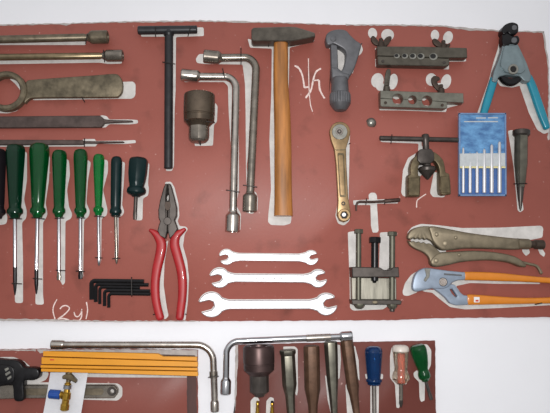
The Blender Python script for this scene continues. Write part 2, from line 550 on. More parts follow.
W = [  # silhouettes on the upper board
    rect(-20, 41.5, 86, 45) , [(-20, 60), (100, 58), (108, 61), (122, 60.5), (122, 63.6), (108, 64), (100, 62.6), (-20, 64.5)],
    [(118, 82), (133, 81.5), (135.6, 84), (135.4, 96), (132, 98.8), (116, 98.8), (32, 100.2), (33, 95), (116, 92)],
    [(-14, 104), (0, 108), (10, 109), (20, 106), (18, 110.6), (8, 113.4), (-4, 113), (-14, 110)], [(10, 77.4), (16, 79.6), (20.6, 84), (21.6, 92), (18.6, 88), (14.6, 83), (10, 79.4)],
    [(100, 115), (107, 116), (109, 119.5), (130, 119.5), (138, 120), (138, 123.4), (130, 124.4), (109, 124), (106, 127.6), (100, 127.6)],
    [(-20, 143), (80, 143), (83, 139), (95, 139), (95.6, 141), (124, 140.6), (135.6, 140), (136, 143), (124, 144), (97, 143.8), (96, 146.4), (-20, 146.8)],
    # screwdrivers, left to right
    [(-6, 150), (4, 150), (5, 190), (3.4, 206), (7.6, 217), (6.4, 224), (-6, 226)],
    [(14, 150), (27, 152), (27, 180), (24, 200), (27, 212), (26, 219), (22, 222), (23, 260), (23, 303), (15, 303), (14, 260)],
    [(38, 150), (50, 156), (49, 180), (45.6, 203), (47.6, 214), (45.6, 219), (43, 222), (43, 295), (44, 304.6), (35.4, 304.6), (36, 260)],
    [(58, 156), (69, 160), (70, 175), (67, 190), (69, 207), (72.4, 214), (71, 219), (65.4, 221), (65, 283), (62.6, 285.4), (58, 276)],
    [(80, 155), (91, 162), (88, 180), (86.4, 203), (90, 211), (88.6, 217), (84, 220), (83, 278), (80, 279)],
    [(98, 159), (108, 160), (108, 172), (103, 190), (107.6, 210), (106.6, 216), (101.6, 218), (101, 262), (99.4, 266), (97.4, 260)],
    [(116, 161), (125, 162), (124, 180), (122, 205), (124.6, 212), (122, 216), (118.6, 217), (118.4, 256), (117, 264.4), (114.6, 258)],
    [(140, 162), (149.6, 163), (148, 183), (149, 190), (148, 196), (143, 198), (142.4, 220.4), (135, 220.4), (136, 180)],
    # T handle
    rnd([(140.6, 32), (196, 32), (196, 27.4), (203.6, 27.4), (204, 36), (176, 37), (175.6, 90), (174.6, 110), (174, 166), (172, 171), (166, 171), (165.4, 166), (166, 36.6), (141, 36.6)], 1.5),
    # socket
    rnd([(200, 104), (215, 102.6), (217.6, 106), (217, 122), (214, 124.6), (213, 145.6), (194.6, 146), (195, 136), (203, 132)], 1.5),
    # L wrench A and B
    rnd([(195.6, 59), (199, 54), (206, 54), (206, 61), (244, 60), (253.4, 63), (253, 120), (246.6, 166), (249, 190), (256, 192), (258, 198), (257.4, 211), (252, 214), (244, 212), (247, 195), (246, 170), (245.6, 110), (245, 84), (242.6, 64.5), (206, 64), (197, 63)], 1.5),
    rnd([(184, 79), (225, 79.4), (232, 84), (238.6, 100), (239, 190), (236, 205), (241, 214), (240.4, 230), (226, 232), (230, 200), (231, 150), (228.6, 110), (228, 86), (224, 82), (184, 82)], 1.5),
    # hammer
    rnd([(247.6, 38.6), (252, 40), (300, 41), (314, 38), (314.4, 41.6), (289.6, 47.6), (288, 120), (290.4, 200), (291.4, 219), (290.6, 223.6), (284, 225.4), (271, 225), (268, 222), (268.4, 214), (271, 190), (269.4, 140), (271.4, 90), (271.8, 48.6), (250, 47.6)], 1.5),
    # tube cutter
    rnd([(325.6, 40), (332, 44), (336, 46), (346, 47), (346, 58), (343, 72), (335, 72), (330, 70), (329, 96), (332, 60), (331, 52)], 1.2),
    rnd([(357, 44), (361.6, 45), (363, 50), (361, 54), (358, 56), (355, 66), (352.6, 74), (351, 72)], 1.2),
    # flaring bars
    circ(372.6, 33.4, 4.6, 5.6, 16, rot=-.2), circ(387.6, 35, 6.4, 6), circ(435, 35.2, 4.2, 5.4), circ(448, 37.4, 4.8, 6.4, rot=.3),
    rnd([(375, 48), (380, 48), (380, 60), (445, 60), (466, 56), (466, 61.4), (449, 61.6), (449, 69.4), (400, 68), (375.4, 66.8)], 1),
    circ(377.4, 80.4, 6.2, 7.4, rot=.3), circ(393, 81.6, 4.6, 8, rot=.2), circ(431.4, 79.6, 5.6, 6.4), circ(446, 81.6, 5, 7.6, rot=.3),
    circ(381, 87, 5, 4), circ(439, 87, 5, 4),
    rnd([(379, 92), (383, 92), (383, 103), (404, 104), (434, 106), (447, 104), (463, 99), (463, 104), (447, 108), (446, 112), (400, 110.4), (379.4, 110.2)], 1), rnd([(394, 93), (430, 95), (432, 98.6), (428, 98), (424, 101), (417, 97.6), (410, 100.6), (403, 97), (396, 99.6), (391, 97)], 1),
    # wire stripper
    rnd([(500.4, 31.6), (506, 32), (504, 46), (499, 62), (495, 80), (484, 114), (477, 114), (489, 80), (493, 64), (498, 48)], 1.5),
    rnd([(496, 79), (524, 79), (521, 85.4), (512, 87.6), (500, 86)], 1.5),
    rnd([(519, 84), (527, 84), (540, 112), (548.6, 128), (549, 132), (544, 134), (537.4, 130), (529, 113)], 1.5),
    # ratchet
    rnd([(336, 140), (350, 134), (349.6, 144), (348.6, 200), (350, 214), (349.4, 221), (344, 225.6), (338, 223.6), (335.4, 216), (338, 200)], 1.5),
    # yoke
    rnd([(378.6, 138), (416, 139.4), (421.6, 141), (421.6, 146), (430, 152), (430, 170), (420, 176), (418, 196), (403.4, 196.4), (401.2, 193), (403, 170), (408, 158), (418, 152), (418.6, 143.6), (381, 142)], 1.5),
    rnd([(434, 172), (441, 173), (446, 194), (444, 197.4), (433, 197), (430, 193), (432, 182)], 1.5),
    # missing T tool
    rnd([(368.6, 194.6), (371, 192.6), (375.4, 192.8), (377, 196), (377, 199.6), (398, 198.4), (398, 203.4), (377, 203.6), (378.6, 231), (377, 232.6), (372.6, 232.6), (371, 226), (370.4, 205), (353.6, 205), (353, 200.4), (369, 199.6)], 1),
    # puller
    rnd([(347.8, 232), (356, 231), (357, 262), (356, 300), (388, 300), (388, 306), (383, 309.4), (353, 310.6), (350, 308), (349.6, 280)], 1.5),
    rnd([(380, 232.6), (387.6, 232), (390, 236), (391, 270), (379, 270)], 1.2),
    # locking pliers
    rnd([(407, 233), (412, 227), (421, 223.8), (440, 225.4), (462, 228), (500, 227.6), (541, 225.6), (543.4, 228), (542.4, 237.6), (530, 240), (465, 236), (421, 234), (410, 240)], 1.5),
    rnd([(410, 238), (432, 238), (446, 250), (446, 256), (432, 256), (412, 244)], 1),
    rnd([(522, 249), (529, 249), (530, 253), (526, 256), (522.6, 252)], 1), rnd([(537, 247), (541, 247), (545.4, 253.6), (544, 257), (540, 254)], 1),
    # water pump pliers
    rnd([(402.4, 292), (405, 283), (411, 275), (417, 271), (418, 292), (408, 296), (403.4, 295.4)], 2),
    rnd([(420, 289), (434, 290), (446, 288), (452, 300), (466, 303), (500, 301), (553, 301), (553, 305), (500, 308), (465, 309.4), (450, 307), (441, 300), (432, 292.6), (424, 291.6)], 1.5),
    rnd([(456, 278), (500, 279), (540, 279.6), (540, 284), (500, 283.8), (470, 283), (456, 286), (464, 298), (458, 298), (450, 286)], 1.2),
    # combination pliers
    rnd([(165, 182), (171, 181.6), (174.4, 187), (178.6, 204), (179.4, 216), (177.6, 221), (179.6, 226), (186, 226.6), (188, 229), (184.6, 234), (183, 246), (187, 260), (189, 278), (188, 300), (185.6, 320), (178, 320), (183, 290), (176, 250), (168, 222)], 1.5),
    rnd([(164, 244), (168.4, 240), (164.6, 262), (163.6, 285), (166.6, 306), (168.6, 316), (165, 319.6), (161.4, 317), (158, 300), (158, 270)], 1.5),
    # open ended wrenches
    # blue case and punch
    rnd([(508, 131), (511, 130), (518, 131), (518, 165), (523.6, 210), (520, 212.4), (517.6, 210), (513.6, 166)], 1),
]
for i, w in enumerate(W):
    paint(B1, rnd(w, 2.2, 2) if len(w) < 60 else w, sm=False, lvl=i)

W2 = [rnd([(-20, 360), (2, 357), (14, 357), (24, 361), (32, 368), (46, 369), (49, 374), (46, 380), (36, 384), (-20, 385)], 2),
      rnd([(84, 370), (197, 373), (197, 377.6), (110, 377.4), (84, 377)], 1),
      rnd([(20, 382), (118, 383.4), (122.4, 387), (122.4, 396), (118, 400.6), (60, 399), (20, 390)], 2)]
for i, w in enumerate(W2):
    paint(B2, rnd(w, 2.2, 2), sm=False, lvl=i)
obj('dark_band', prism(NB(), ragged([(187, 376), (196.6, 376), (197, 470), (187, 470)], .3), HB - .0003, HB + .0003), 'dark_band', B2)  # darker brown strip down the right side of the board

W3 = [rnd([(249, 347), (272, 346), (272, 349), (249, 349)], 1),
      rnd([(283, 346.6), (295, 346.4), (297.6, 349), (298, 390), (297, 396), (294, 392), (284, 352)], 1),
      rnd([(250.6, 413), (250.6, 400.6), (254, 397), (258, 397.4), (259.6, 401), (256, 403), (255, 440), (251, 440)], 1),
      rnd([(266, 413), (266.4, 401), (270, 397), (273.6, 398), (274, 402), (271, 404), (270.4, 440), (266.4, 440)], 1),
      rnd([(334, 344), (340, 345), (341, 360), (339.6, 378), (337, 380)], 1), rnd([(350, 345), (355, 346), (358.6, 360), (359.6, 381), (354, 372)], 1),
      rnd([(345.4, 385), (348, 382), (354, 398), (355, 414), (352, 440), (348.6, 440)], 1), rnd([(325, 375), (328, 378), (331, 414), (327.6, 400)], 1),
      rnd([(365, 374), (383, 374), (383, 378.6), (379, 380), (378.4, 440), (370.4, 440), (370.4, 381), (366, 379)], 1),
      rnd([(390, 356), (391.6, 347), (398, 344.6), (407, 345.6), (407, 384), (399, 386), (399.6, 408), (396.4, 408), (395, 384), (390, 378)], 2),
      rnd([(420, 345), (427, 344), (431.4, 350), (431, 365), (427, 373), (422, 360)], 2),
      rnd([(413.4, 373), (417, 370), (421, 376), (425, 382), (424.6, 400.6), (421, 402), (419.6, 398), (419, 382), (414, 377)], 1)]
for i, w in enumerate(W3):
    paint(B3, rnd(w, 2.2, 2), sm=False, lvl=i)

# chalk marks
def stroke(b, pts, w, name='chalk_mark'):
    q = smooth(pts, 5, False)
    L, R = [], []
    for i, p in enumerate(q):
        a, c = Vector(q[max(i - 1, 0)]), Vector(q[min(i + 1, len(q) - 1)])
        t = (c - a).normalized()
        n = Vector((-t.y, t.x)) * w / 2 * random.uniform(.75, 1.2)
        L.append((p[0] + n.x, p[1] + n.y)); R.append((p[0] - n.x, p[1] - n.y))
    bm = NB()
    rows = []
    for a, c in zip(L, R):
        rows.append([bm.verts.new(P(*a, HB - .0002)), bm.verts.new(P(*a, HB + .0003)), bm.verts.new(P(*c, HB + .0003)), bm.verts.new(P(*c, HB - .0002))])
    for r0, r1 in zip(rows, rows[1:]):
        for i in range(4):
            bm.faces.new((r0[i - 1], r0[i], r1[i], r1[i - 1]))
    bm.faces.new(rows[0]); bm.faces.new(rows[-1])
    return bm

def chalk(b, strokes):
    bm = NB()
    for pts, w in strokes:
        s = stroke(b, pts, w)
        me = bpy.data.meshes.new('tmp'); s.to_mesh(me); s.free()
        bm.from_mesh(me); bpy.data.meshes.remove(me)
    obj('chalk_mark', bm, 'chalk', b)

chalk(B1, [([(57, 299.4), (54, 305), (53, 311), (55, 319)], 1.1)])
chalk(B1, [([(60, 309), (62, 306.6), (66, 305.6), (69.4, 308), (67, 312), (62, 316.4), (58, 319), (63, 318.4), (69, 320)], 1.2)])
chalk(B1, [([(74, 312), (75.4, 316), (78.4, 316.4), (81, 313), (81.8, 309)], 1.1), ([(81.6, 310), (81.6, 316), (79, 320.4), (73, 320)], 1.1)])
chalk(B1, [([(86.4, 302), (87.6, 310), (86, 319)], 1.1)])
chalk(B1, [([(294.6, 65.6), (299, 68.4), (302.4, 75.6), (304.4, 87.4)], 1.8), ([(304, 87.6), (308.4, 87)], 1.6), ([(308.4, 58.4), (309, 87), (310.4, 104), (312.6, 111.6)], .9),
           ([(321, 68.4), (316, 72), (313.2, 80), (311, 90), (305.6, 98)], 1.7), ([(312.4, 80.6), (319, 80)], 1.4), ([(319, 80), (320, 90), (324.6, 98.4)], 1.8)])
chalk(B1, [([(426, 194), (420, 198), (417, 201), (416.6, 207.6)], 1.0)])

# bent wire hooks, each a staple through the board
def hook(b, x0, y0, x1, y1, h, r=.0008):
    bm = tube3(NB(), [P(x0, y0, HB - .003), P(x0, y0, h * .7 + HB * .3), P(x0 + (x1 - x0) * .06, y0 + (y1 - y0) * .06, h), P(x1 - (x1 - x0) * .06, y1 - (y1 - y0) * .06, h),
                      P(x1, y1, h * .7 + HB * .3), P(x1, y1, HB - .003)], r, 8)
    obj('wire_hook', bm, 'wire', b)

def peg(b, x0, y0, x1, y1, h, r=.0008, base=None):
    base = base or (x0, y0)
    bm = tube3(NB(), [P(*base, HB - .003), P(*base, h * .8), P(x0, y0, h), P(x1, y1, h + .001)], r, 8)
    obj('wire_hook', bm, 'wire', b)

# ---------------------------------------------------------------- tool builders
def socket_end(p0, p1, hc, r, bore=.68, n=28):
    """open socket whose mouth is at p1"""
    L = math.hypot(p1[0] - p0[0], p1[1] - p0[1])
    return lathe(NB(), p0, p1, hc, [(-1.5, r * .56), (.4, r * .66), (1.2, r * .8), (2.6, r * .95), (3.4, r), (L - .8, r), (L, r * .9), (L, r * bore), (L - 7, r * bore * .95)], n)

# socket bars at the upper left
for (x0, y0, x1, y1, xe, ye, rr, rs, m, lab) in (
        (-40, 40.4, 88.6, 37.3, 108, 36.9, 3.9, 6.6, 'olive', 'dull olive steel bar with a round socket end, topmost tool at the upper left'),
        (-40, 57.8, 104, 55.8, 123, 55.6, 3.4, 6.0, 'brass_bar', 'brassy steel bar with a shiny socket end, just above the ring wrench')):
    t = thing('socket_bar', lab, 'wrench', 40, y0)
    hc = HB + rs * .00155
    L = math.hypot(x1 + 2 - x0, y1 - y0)
    obj('rod', lathe(NB(), (x0, y0), (x1 + 2, y1), hc, [(0, 0), (0, rr * .8), (1, rr), (L - 6, rr), (L - 5, rr * .82), (L, rr * .82)], 24), m, t)
    obj('socket', socket_end((x1, y1), (xe, ye), hc, rs), m if m == 'olive' else 'midsteel', t, angle=22)

# ring wrench
t = thing('ring_wrench', 'heavy tan steel ring wrench with a wide flat handle at the left', 'wrench', 60, 88)
bm = NB()
hb = HB + .013
ring = P(6.6, 91.6, HB + .007)
s = S(7, 91, HB + .007)
prof = [(14.4, .0), (14.4, .011), (15.6, .0132), (18.4, .0132), (20.2, .0105), (20.2, .0)]
n = 56
rings = []
for r, h in prof:
    rings.append([bm.verts.new((ring.x + r * s * math.cos(2 * PI * i / n), -(HB + .0004 + h), ring.z + r * s * math.sin(2 * PI * i / n))) for i in range(n)])
for k in range(len(rings)):
    r0, r1 = rings[k - 1], rings[k]
    for i in range(n):
        bm.faces.new((r0[i - 1], r0[i], r1[i], r1[i - 1]))
obj('ring', bm, 'ringsteel', t)
obj('handle', prism(NB(), smooth([(25.4, 87), (25.4, 83), (27.4, 80.4), (33, 79.4), (60, 77.4), (95, 75), (113, 73.6), (119, 75.4), (122.4, 82), (122, 91), (118.4, 95.8), (112, 97), (70, 97.2), (35, 97.6), (28, 99.6), (24.6, 103), (23.6, 100), (25.2, 94)], 3), HB + .0004, HB + .0085, .0016, soft=True), 'ringsteel', t)

# files
t = thing('flat_file', 'wide flat dark file with a thin pointed tang, below the ring wrench', 'file', 40, 122)
obj('blade', prism(NB(), rnd([(-40, 116.6), (100, 115.4), (104, 118.6), (104, 124), (101, 127.2), (-40, 128)], .6), HB + .0003, HB + .006, .0008), 'file', t)
obj('tang', prism(NB(), rnd([(103, 118.8), (110, 119.8), (132, 120.2), (133, 121.2), (132, 122), (110, 123), (103, 123.6)], .4), HB + .001, HB + .005, .0008), 'file', t, label='pointed bare tang')
t = thing('slim_file', 'slim dark file just above the screwdriver handles', 'file', 40, 142)
obj('blade', prism(NB(), rnd([(-40, 139.4), (82.6, 139.8), (84, 141), (84, 143), (82.6, 144.4), (-40, 145)], .5), HB + .0003, HB + .006, .001), 'file', t)
obj('tang', prism(NB(), rnd([(83, 140.8), (96, 141.0), (123, 141.2), (124.4, 142), (123, 142.7), (96, 143.4), (83, 143.4)], .4), HB + .001, HB + .005, .001), 'file', t)

# screwdrivers
def screwdriver(label, x, yt, yb, rt, rn, rb, sr, yd, ye, mat, tip='jet', k=1., x2=None, xe=None, group='screwdrivers in a row on the left', shaft='chrome', waist=.82, flat_tip=False, phase=0., neck=.6):
    x2 = x if x2 is None else x2
    xe = x2 if xe is None else xe
    t = thing('screwdriver', label, 'screwdriver', x, yb, group)
    s = S(x, yt, HB + .012)
    hc = HB + max(rt, rb) * s * 1.0
    L = math.hypot(x2 - x, yb - yt)
    pr = [(0, 0), (0, .3 * rt), (.3, .52 * rt), (1.0, .72 * rt), (2.2, .87 * rt), (4., .96 * rt), (6.4, rt), (.14 * L, rt), (.3 * L, rt + (rn - rt) * .25), (.55 * L, rt + (rn - rt) * .65),
          (waist * L - 2, rn), (waist * L, rn * .96), ((waist + .035) * L, rn * .93), ((waist + .06) * L, rb * .97), ((waist + .085) * L, rb), ((waist + .11) * L, rb * .97),
          ((waist + .135) * L, rb * .74), ((waist + .15) * L, rb * neck * 1.05), (L - .6, rb * neck), (L, rb * neck * .85), (L, 0)]
    obj('handle', lathe(NB(), (x, yt), (x2, yb), hc, pr, 48, hexmod(waist * L, phase, k * .6)), mat, t, angle=32)
    a = (x2, yb - 2)
    Ls = math.hypot(xe - x2, yd - yb + 2)
    obj('shaft', lathe(NB(), a, (xe, yd), hc, [(0, 0), (0, sr), (Ls, sr), (Ls, 0)], 16), shaft, t)
    Lt = ye - yd
    if flat_tip:
        obj('tip', lathe(NB(), (xe, yd), (xe, ye), hc, [(0, 0), (0, sr * .98), (Lt * .3, sr * 1.15), (Lt * .6, sr * 1.3), (Lt, sr * 1.1), (Lt, 0)], 16, None, .55), tip, t, label='dark flat tip' if tip == 'jet' else 'flat steel tip')
    else:
        obj('tip', lathe(NB(), (xe, yd), (xe, ye), hc, [(0, 0), (0, sr), (Lt * .55, sr), (Lt * .8, sr * .7), (Lt, sr * .25), (Lt, 0)], 16), tip, t, label='dark cross tip' if tip == 'jet' else 'pointed steel tip')
    return t

screwdriver('black-handled screwdriver cut off by the left edge of the photo', -3.4, 148.6, 219, 9.4, 7.6, 8.4, 2, 262, 290, 'blackplastic')
screwdriver('large very dark green screwdriver, second from the left in the row', 15.4, 144.4, 218.6, 9.6, 6.4, 7.6, 1.9, 267, 295, 'deepgreen', k=1., x2=15, xe=15)
screwdriver('large green screwdriver, third from the left in the row', 39.6, 143.2, 218, 9.6, 6.2, 7.4, 1.9, 270, 294, 'green', k=.9, phase=.3, x2=37.6, xe=36.4)
screwdriver('mid-sized green screwdriver with a bright flat tip, fourth from the left in the row', 59.4, 150, 217.6, 7.4, 5.4, 6.2, 1.8, 272, 280, 'green', 'midsteel', k=.9, x2=59, xe=59, flat_tip=True)
screwdriver('mid-sized green screwdriver, fifth from the left in the row', 80.8, 149.2, 217.4, 7, 5, 6, 1.8, 271, 279, 'green', k=.8, phase=.5, x2=80.4, xe=80.4, flat_tip=True)
screwdriver('slender bright green screwdriver, sixth from the left in the row', 98.8, 154, 215.6, 5.7, 3.6, 5, 1.6, 257, 266, 'brightgreen', 'chrome', k=.7, x2=98.4, xe=99, neck=.66)
screwdriver('slim dark teal screwdriver with a straight handle, beside the stubby one', 116.8, 156.4, 216, 5.7, 5.2, 5.9, 1.6, 254, 264, 'darkteal', 'midsteel', k=.6, x2=115.6, xe=116.6, waist=.84, neck=.8, shaft='midsteel', phase=.5)
# stubby
t = thing('screwdriver', 'stubby dark teal screwdriver with a short blade, right end of the row', 'screwdriver', 138, 195, 'screwdrivers in a row on the left')
hc = HB + 10 * .00155
obj('handle', lathe(NB(), (139, 157.6), (136, 197), hc, [(0, 0), (0, 6), (.8, 8), (2.4, 9.4), (5, 9.9), (16, 9.7), (24, 8.6), (28, 7.6), (29.4, 7.4), (30.6, 8.6), (32.6, 9.4), (35, 9.3), (36.6, 8), (38, 5), (39.4, 3.4), (39.4, 0)], 48, hexmod(28, .5, .6)), 'darkteal', t, angle=28)
obj('shaft', lathe(NB(), (136, 196), (135.2, 212), hc, [(0, 0), (0, 1.9), (16, 1.9), (16, 0)], 16), 'gunmetal', t)
obj('tip', lathe(NB(), (135.2, 211), (135, 219.6), hc, [(0, 0), (0, 1.9), (4, 2.1), (8.6, 1.7), (8.6, 0)], 16, None, .5), 'gunmetal', t)

# T handle wrench
t = thing('t_handle_wrench', 'black steel T-handle wrench hanging left of the L-shaped wrenches', 'wrench', 168.6, 34)
hc = HB + 4.3 * .0015
obj('crossbar', lathe(NB(), (138, 30.4), (197.2, 29.6), hc, [(0, 0), (0, 3.6), (.7, 4.3), (58.4, 4.1), (59.2, 3.5), (59.2, 0)], 20), 'black', t)
obj('shaft', lathe(NB(), (169, 31), (168.4, 168.8), hc, [(0, 0), (0, 4.2), (137, 4.2), (137.8, 3.6), (137.8, 2.2), (132, 2.2)], 20), 'black', t)
obj('weld_bead', lathe(NB(), (168.8, 33), (168.8, 36.4), hc, [(0, 4.4), (1.4, 5.2), (3.2, 4.3)], 20), 'black', t)

# big sockets
def big_socket(label, x, yt, R, y1, y2, r2, yb, r3, mat, mat2, x2, flatend):
    t = thing('drive_socket', label, 'socket', x, yt)
    s = S(x, yt, HB + .02)
    hc = HB + R * s
    L = yb - yt
    obj('barrel', lathe(NB(), (x, yt), (x2, yb), hc, [(6, R * .55), (0.2, R * .6), (0, R * .86), (.8, R * .96), (2.4, R), (y1 - yt - 1.2, R), (y1 - yt - .7, R * .965), (y1 - yt + .2, R * .965),
                                                     (y1 - yt + .7, R * .99), (y1 - yt + 6, R * .965), (y2 - yt - 1, R * .9), (y2 - yt + 3, r2 * 1.02), (y2 - yt + 3.4, r2)], 44), mat, t, angle=25)
    obj('drive_end', lathe(NB(), (x, yt), (x2, yb), hc, [(y2 - yt + 1, r2 * .9), (y2 - yt + 2, r2), (L - 5, r2), (L - 2.4, r3 * 1.0), (L - .6, r3 * .8), (L, r3 * .6), (L, 0)], 40, hexmod(1e9, PI / 8 * 0, .55, 8)), mat2, t, angle=25)
    return t
big_socket('large brown steel drive socket hanging under the L-shaped wrenches', 199.6, 93.8, 15.2, 116, 123.6, 10, 142.6, 9.2, 'brownsteel', 'midsteel', 198.8, True)
big_socket('large dark socket on the lower board, beside the left L-shaped wrench', 258.6, 345.4, 16, 364, 372, 9.8, 396.6, 6.2, 'purplesteel', 'gunmetal', 259.6, False)

# L-shaped socket wrenches
def l_wrench(label, path, r, sockA, sockB, mat, h_extra=0., coll=None, px=None):
    t = thing('l_socket_wrench', label, 'wrench', *(px or path[len(path) // 2]))
    rs = max(sockA[2], sockB[2])
    hc = HB + rs * .00152 + h_extra
    obj('rod', tube(NB(), path, r, hc, 18), mat, t)
    for (p0, p1, rr) in (sockA, sockB):
        obj('socket', socket_end(p0, p1, hc, rr), mat, t, angle=22)
    if coll:
        (p0, p1, rr, cm) = coll
        L = math.hypot(p1[0] - p0[0], p1[1] - p0[1])
        obj('collar', lathe(NB(), p0, p1, hc, [(0, r * .9), (.5, rr), (L - .5, rr), (L, r * .9)], 18, hexmod(1e9, 0, .5, 12)), cm, t, label='knurled grip band' if L > 15 else None)
    return t
l_wrench('longer-reaching steel L-shaped wrench nearest the hammer', bend((221, 57.8), (256.6, 57.4), (250.2, 195), 13), 3.9, ((221.6, 57.8), (203.8, 56.2), 6.7), ((250.2, 193), (249.6, 212), 7.2), 'midsteel', px=(240, 58))
l_wrench('bright steel L-shaped wrench nearest the large socket on the upper board', bend((200, 76.6), (236.2, 76.8), (232.9, 214), 12), 3.8, ((200.4, 76.6), (181.4, 74.8), 6.2), ((233, 212.4), (232.4, 232), 7.3), 'steel', px=(215, 77))
l_wrench('long steel L-shaped wrench above the yellow folding ruler', bend((60, 344.8), (212.8, 344.8), (214.8, 404), 16, 10), 3.5, ((66, 344.7), (51.4, 344.4), 4.5), ((214.6, 399), (214.8, 411.6), 4.5), 'steel', coll=((213.4, 371), (213.8, 378), 4.3, 'midsteel'), px=(150, 345))
l_wrench('chrome L-shaped wrench along the top of the dark lower board', bend((226, 382), (226.6, 341.6), (344, 336.4), 12, 10), 3.2, ((226, 378), (225.6, 394), 5.4), ((339, 336.6), (352, 335.8), 4.8), 'chrome', h_extra=.014, coll=((306, 338.2), (331, 337), 3.5, 'steel'), px=(280, 339))

# hammer
t = thing('hammer', 'cross-peen hammer with dark steel head and golden wooden handle', 'hammer', 281, 40)
obj('head', prism(NB(), rnd([(251.4, 29.4), (253.6, 27.4), (290, 26.4), (297, 27), (314.8, 32.6), (315.4, 36.4), (292, 41), (270, 40.8), (253.4, 40.8), (251.4, 39)], .8), HB + .0003, HB + .025, .0012), 'hammer', t)
pa, wd = lerp_path([(280.8, 40, 6.9), (280.8, 60, 7.2), (280.8, 82, 7.3), (282, 110, 7.9), (282.8, 140, 8.2), (283, 170, 8.3), (283.2, 195, 8.4), (283.4, 210, 8.8), (283.4, 216, 9)])
sc = [w * .00150 for w in wd]
obj('handle', sweep(NB(), pa, wd, [min(.0112, q) for q in sc], HB + .0116, 28, 1.25, endr=False), 'wood', t)

# tube cutter
t = thing('tube_cutter', 'slate grey tube cutter with an open frame and ribbed knob', 'pipe cutter', 341, 70)
obj('frame', prism(NB(), smooth([(325.8, 39), (327, 33.6), (332, 30.2), (340, 29), (346.4, 30.4), (350.6, 35), (356.4, 40.4), (361.2, 44), (360.2, 50), (357.6, 59), (354, 69.4), (349.4, 76.6), (345.6, 79), (339.6, 78), (338.6, 73.4), (343, 68.4), (345.6, 60), (345.8, 52), (342.6, 48), (338, 45.4), (334, 43.4), (331, 44.4), (327.4, 44.4)], 3), HB + .001, HB + .017, .0022, soft=True), 'slate', t)
obj('slide', prism(NB(), rnd([(330.6, 43), (337.4, 45.4), (338.4, 74), (331.4, 74)], .8), HB + .004, HB + .014, .0012), 'slate', t)
obj('roller', prism(NB(), circ(333.4, 38.4, 3, n=20), HB + .016, HB + .0182, .0008), 'slate', t)
obj('neck', prism(NB(), rnd([(331, 66.6), (338, 67.4), (343, 72), (350, 74), (348.6, 80), (332, 80.6)], 1.6), HB + .003, HB + .0195, .0025, soft=True), 'slate', t)
obj('barrel', lathe(NB(), (339.6, 78), (340, 96), HB + .0145, [(0, 7), (1, 7.9), (2.4, 8.1), (18, 8.8)], 32), 'slate', t)
obj('knob', lathe(NB(), (340, 93), (340.4, 110.8), HB + .0158, [(0, 8.8), (.8, 9.8), (2.4, 10.3), (8, 10.3), (11, 10.1), (15, 7.6), (17.4, 5.6), (17.8, 4.6), (17.8, 0)], 88, lambda a, d: 1 - (.06 if .5 < d < 8.5 and int(a / (2 * PI) * 88 + .25) % 4 == 0 else 0)), 'slate', t, angle=25)

# flaring bars
def wing(parent, cx, cy, blades, mat='rustnut', hc=None):
    w = obj('wing_nut', lathe(NB(), (cx, cy - 4.4), (cx, cy + 5), hc, [(0, 0), (0, 1.6), (.6, 2), (3, 2), (4.4, 3.2), (9.4, 3.6), (9.4, 0)], 16), mat, parent)
    for (pts) in blades:
        obj('wing', prism(NB(), smooth(pts, 4), hc - .0022, hc + .0022, .001, soft=True), mat, w)

t = thing('flaring_bar', 'upper dark steel flaring bar with two brown wing nuts', 'flaring tool', 420, 66)
h1 = HB + .0165
obj('long_bar', prism(NB(), rnd([(377, 46.2), (420, 46.4), (467, 47.8), (467.4, 57.6), (440, 57.6), (377.2, 55.6)], .7), HB + .0005, h1, .0009), 'flare', t)
obj('short_bar', prism(NB(), rnd([(377.4, 56), (440, 58), (449.4, 58.4), (449.4, 65), (446, 66.2), (378, 64.8)], 1.2), HB + .0005, h1 - .0006, .0009), 'flare', t)
for (x, r) in ((397, 2.2), (405, 2.5), (413, 2.8), (421, 3.0), (433.6, 3.4)):
    y = 51.0 + (x - 377) * .018 + 4.5
    cc = obj('clamp_hole_glint', prism(NB(), circ(x, y, r + .8, r + .3, 20), h1 - .003, h1 + .0006, .0006, holes=[circ(x - .5, y - .45, r * .8, r * .66, 20)[::-1]]), 'disc', t)  # pale ring, bore set off-centre: the glint in each hole is modelled as a crescent
    obj('bore', prism(NB(), circ(x - .5, y - .45, r * .84, r * .7, 20), h1 - .003, h1 + .0002), 'hole', cc)
for x, y in ((383, 61), (444.4, 62.4)):
    obj('rivet', prism(NB(), circ(x, y, 1.5, n=16), h1 - .002, h1 + .0006, .0003), 'gunmetal', t)
wing(t, 381, 43, [[(379.8, 45.6), (375, 44.4), (371.6, 40.6), (371.4, 36.6), (374, 35.8), (377, 39), (380, 43)], [(382.2, 45.6), (383.4, 41), (386.6, 37), (390.6, 36), (391.8, 38.6), (389, 43.6), (386, 46)]], hc=HB + .009)
wing(t, 443.4, 45, [[(442, 47), (437, 46), (433.4, 42.6), (433, 39), (436, 38.6), (440, 41.6), (442.4, 44.6)], [(444.4, 47), (446, 44.6), (449.4, 43.4), (450.6, 45), (448, 48)]], hc=HB + .009)

t = thing('flaring_bar', 'lower grey steel flaring bar with three open clamp holes', 'flaring tool', 420, 108)
obj('long_bar', prism(NB(), rnd([(380.4, 90.4), (420, 91.8), (463.4, 93.2), (463.8, 102.4), (447, 101.6), (447, 101), (436, 100.6), (380.4, 97.2)], .6), HB + .0005, h1, .0009,
                      holes=[circ(397.8, 97.2 + 0, 4.6, 2.6, 18)[::-1]] if False else ()), 'flare2', t) if False else None
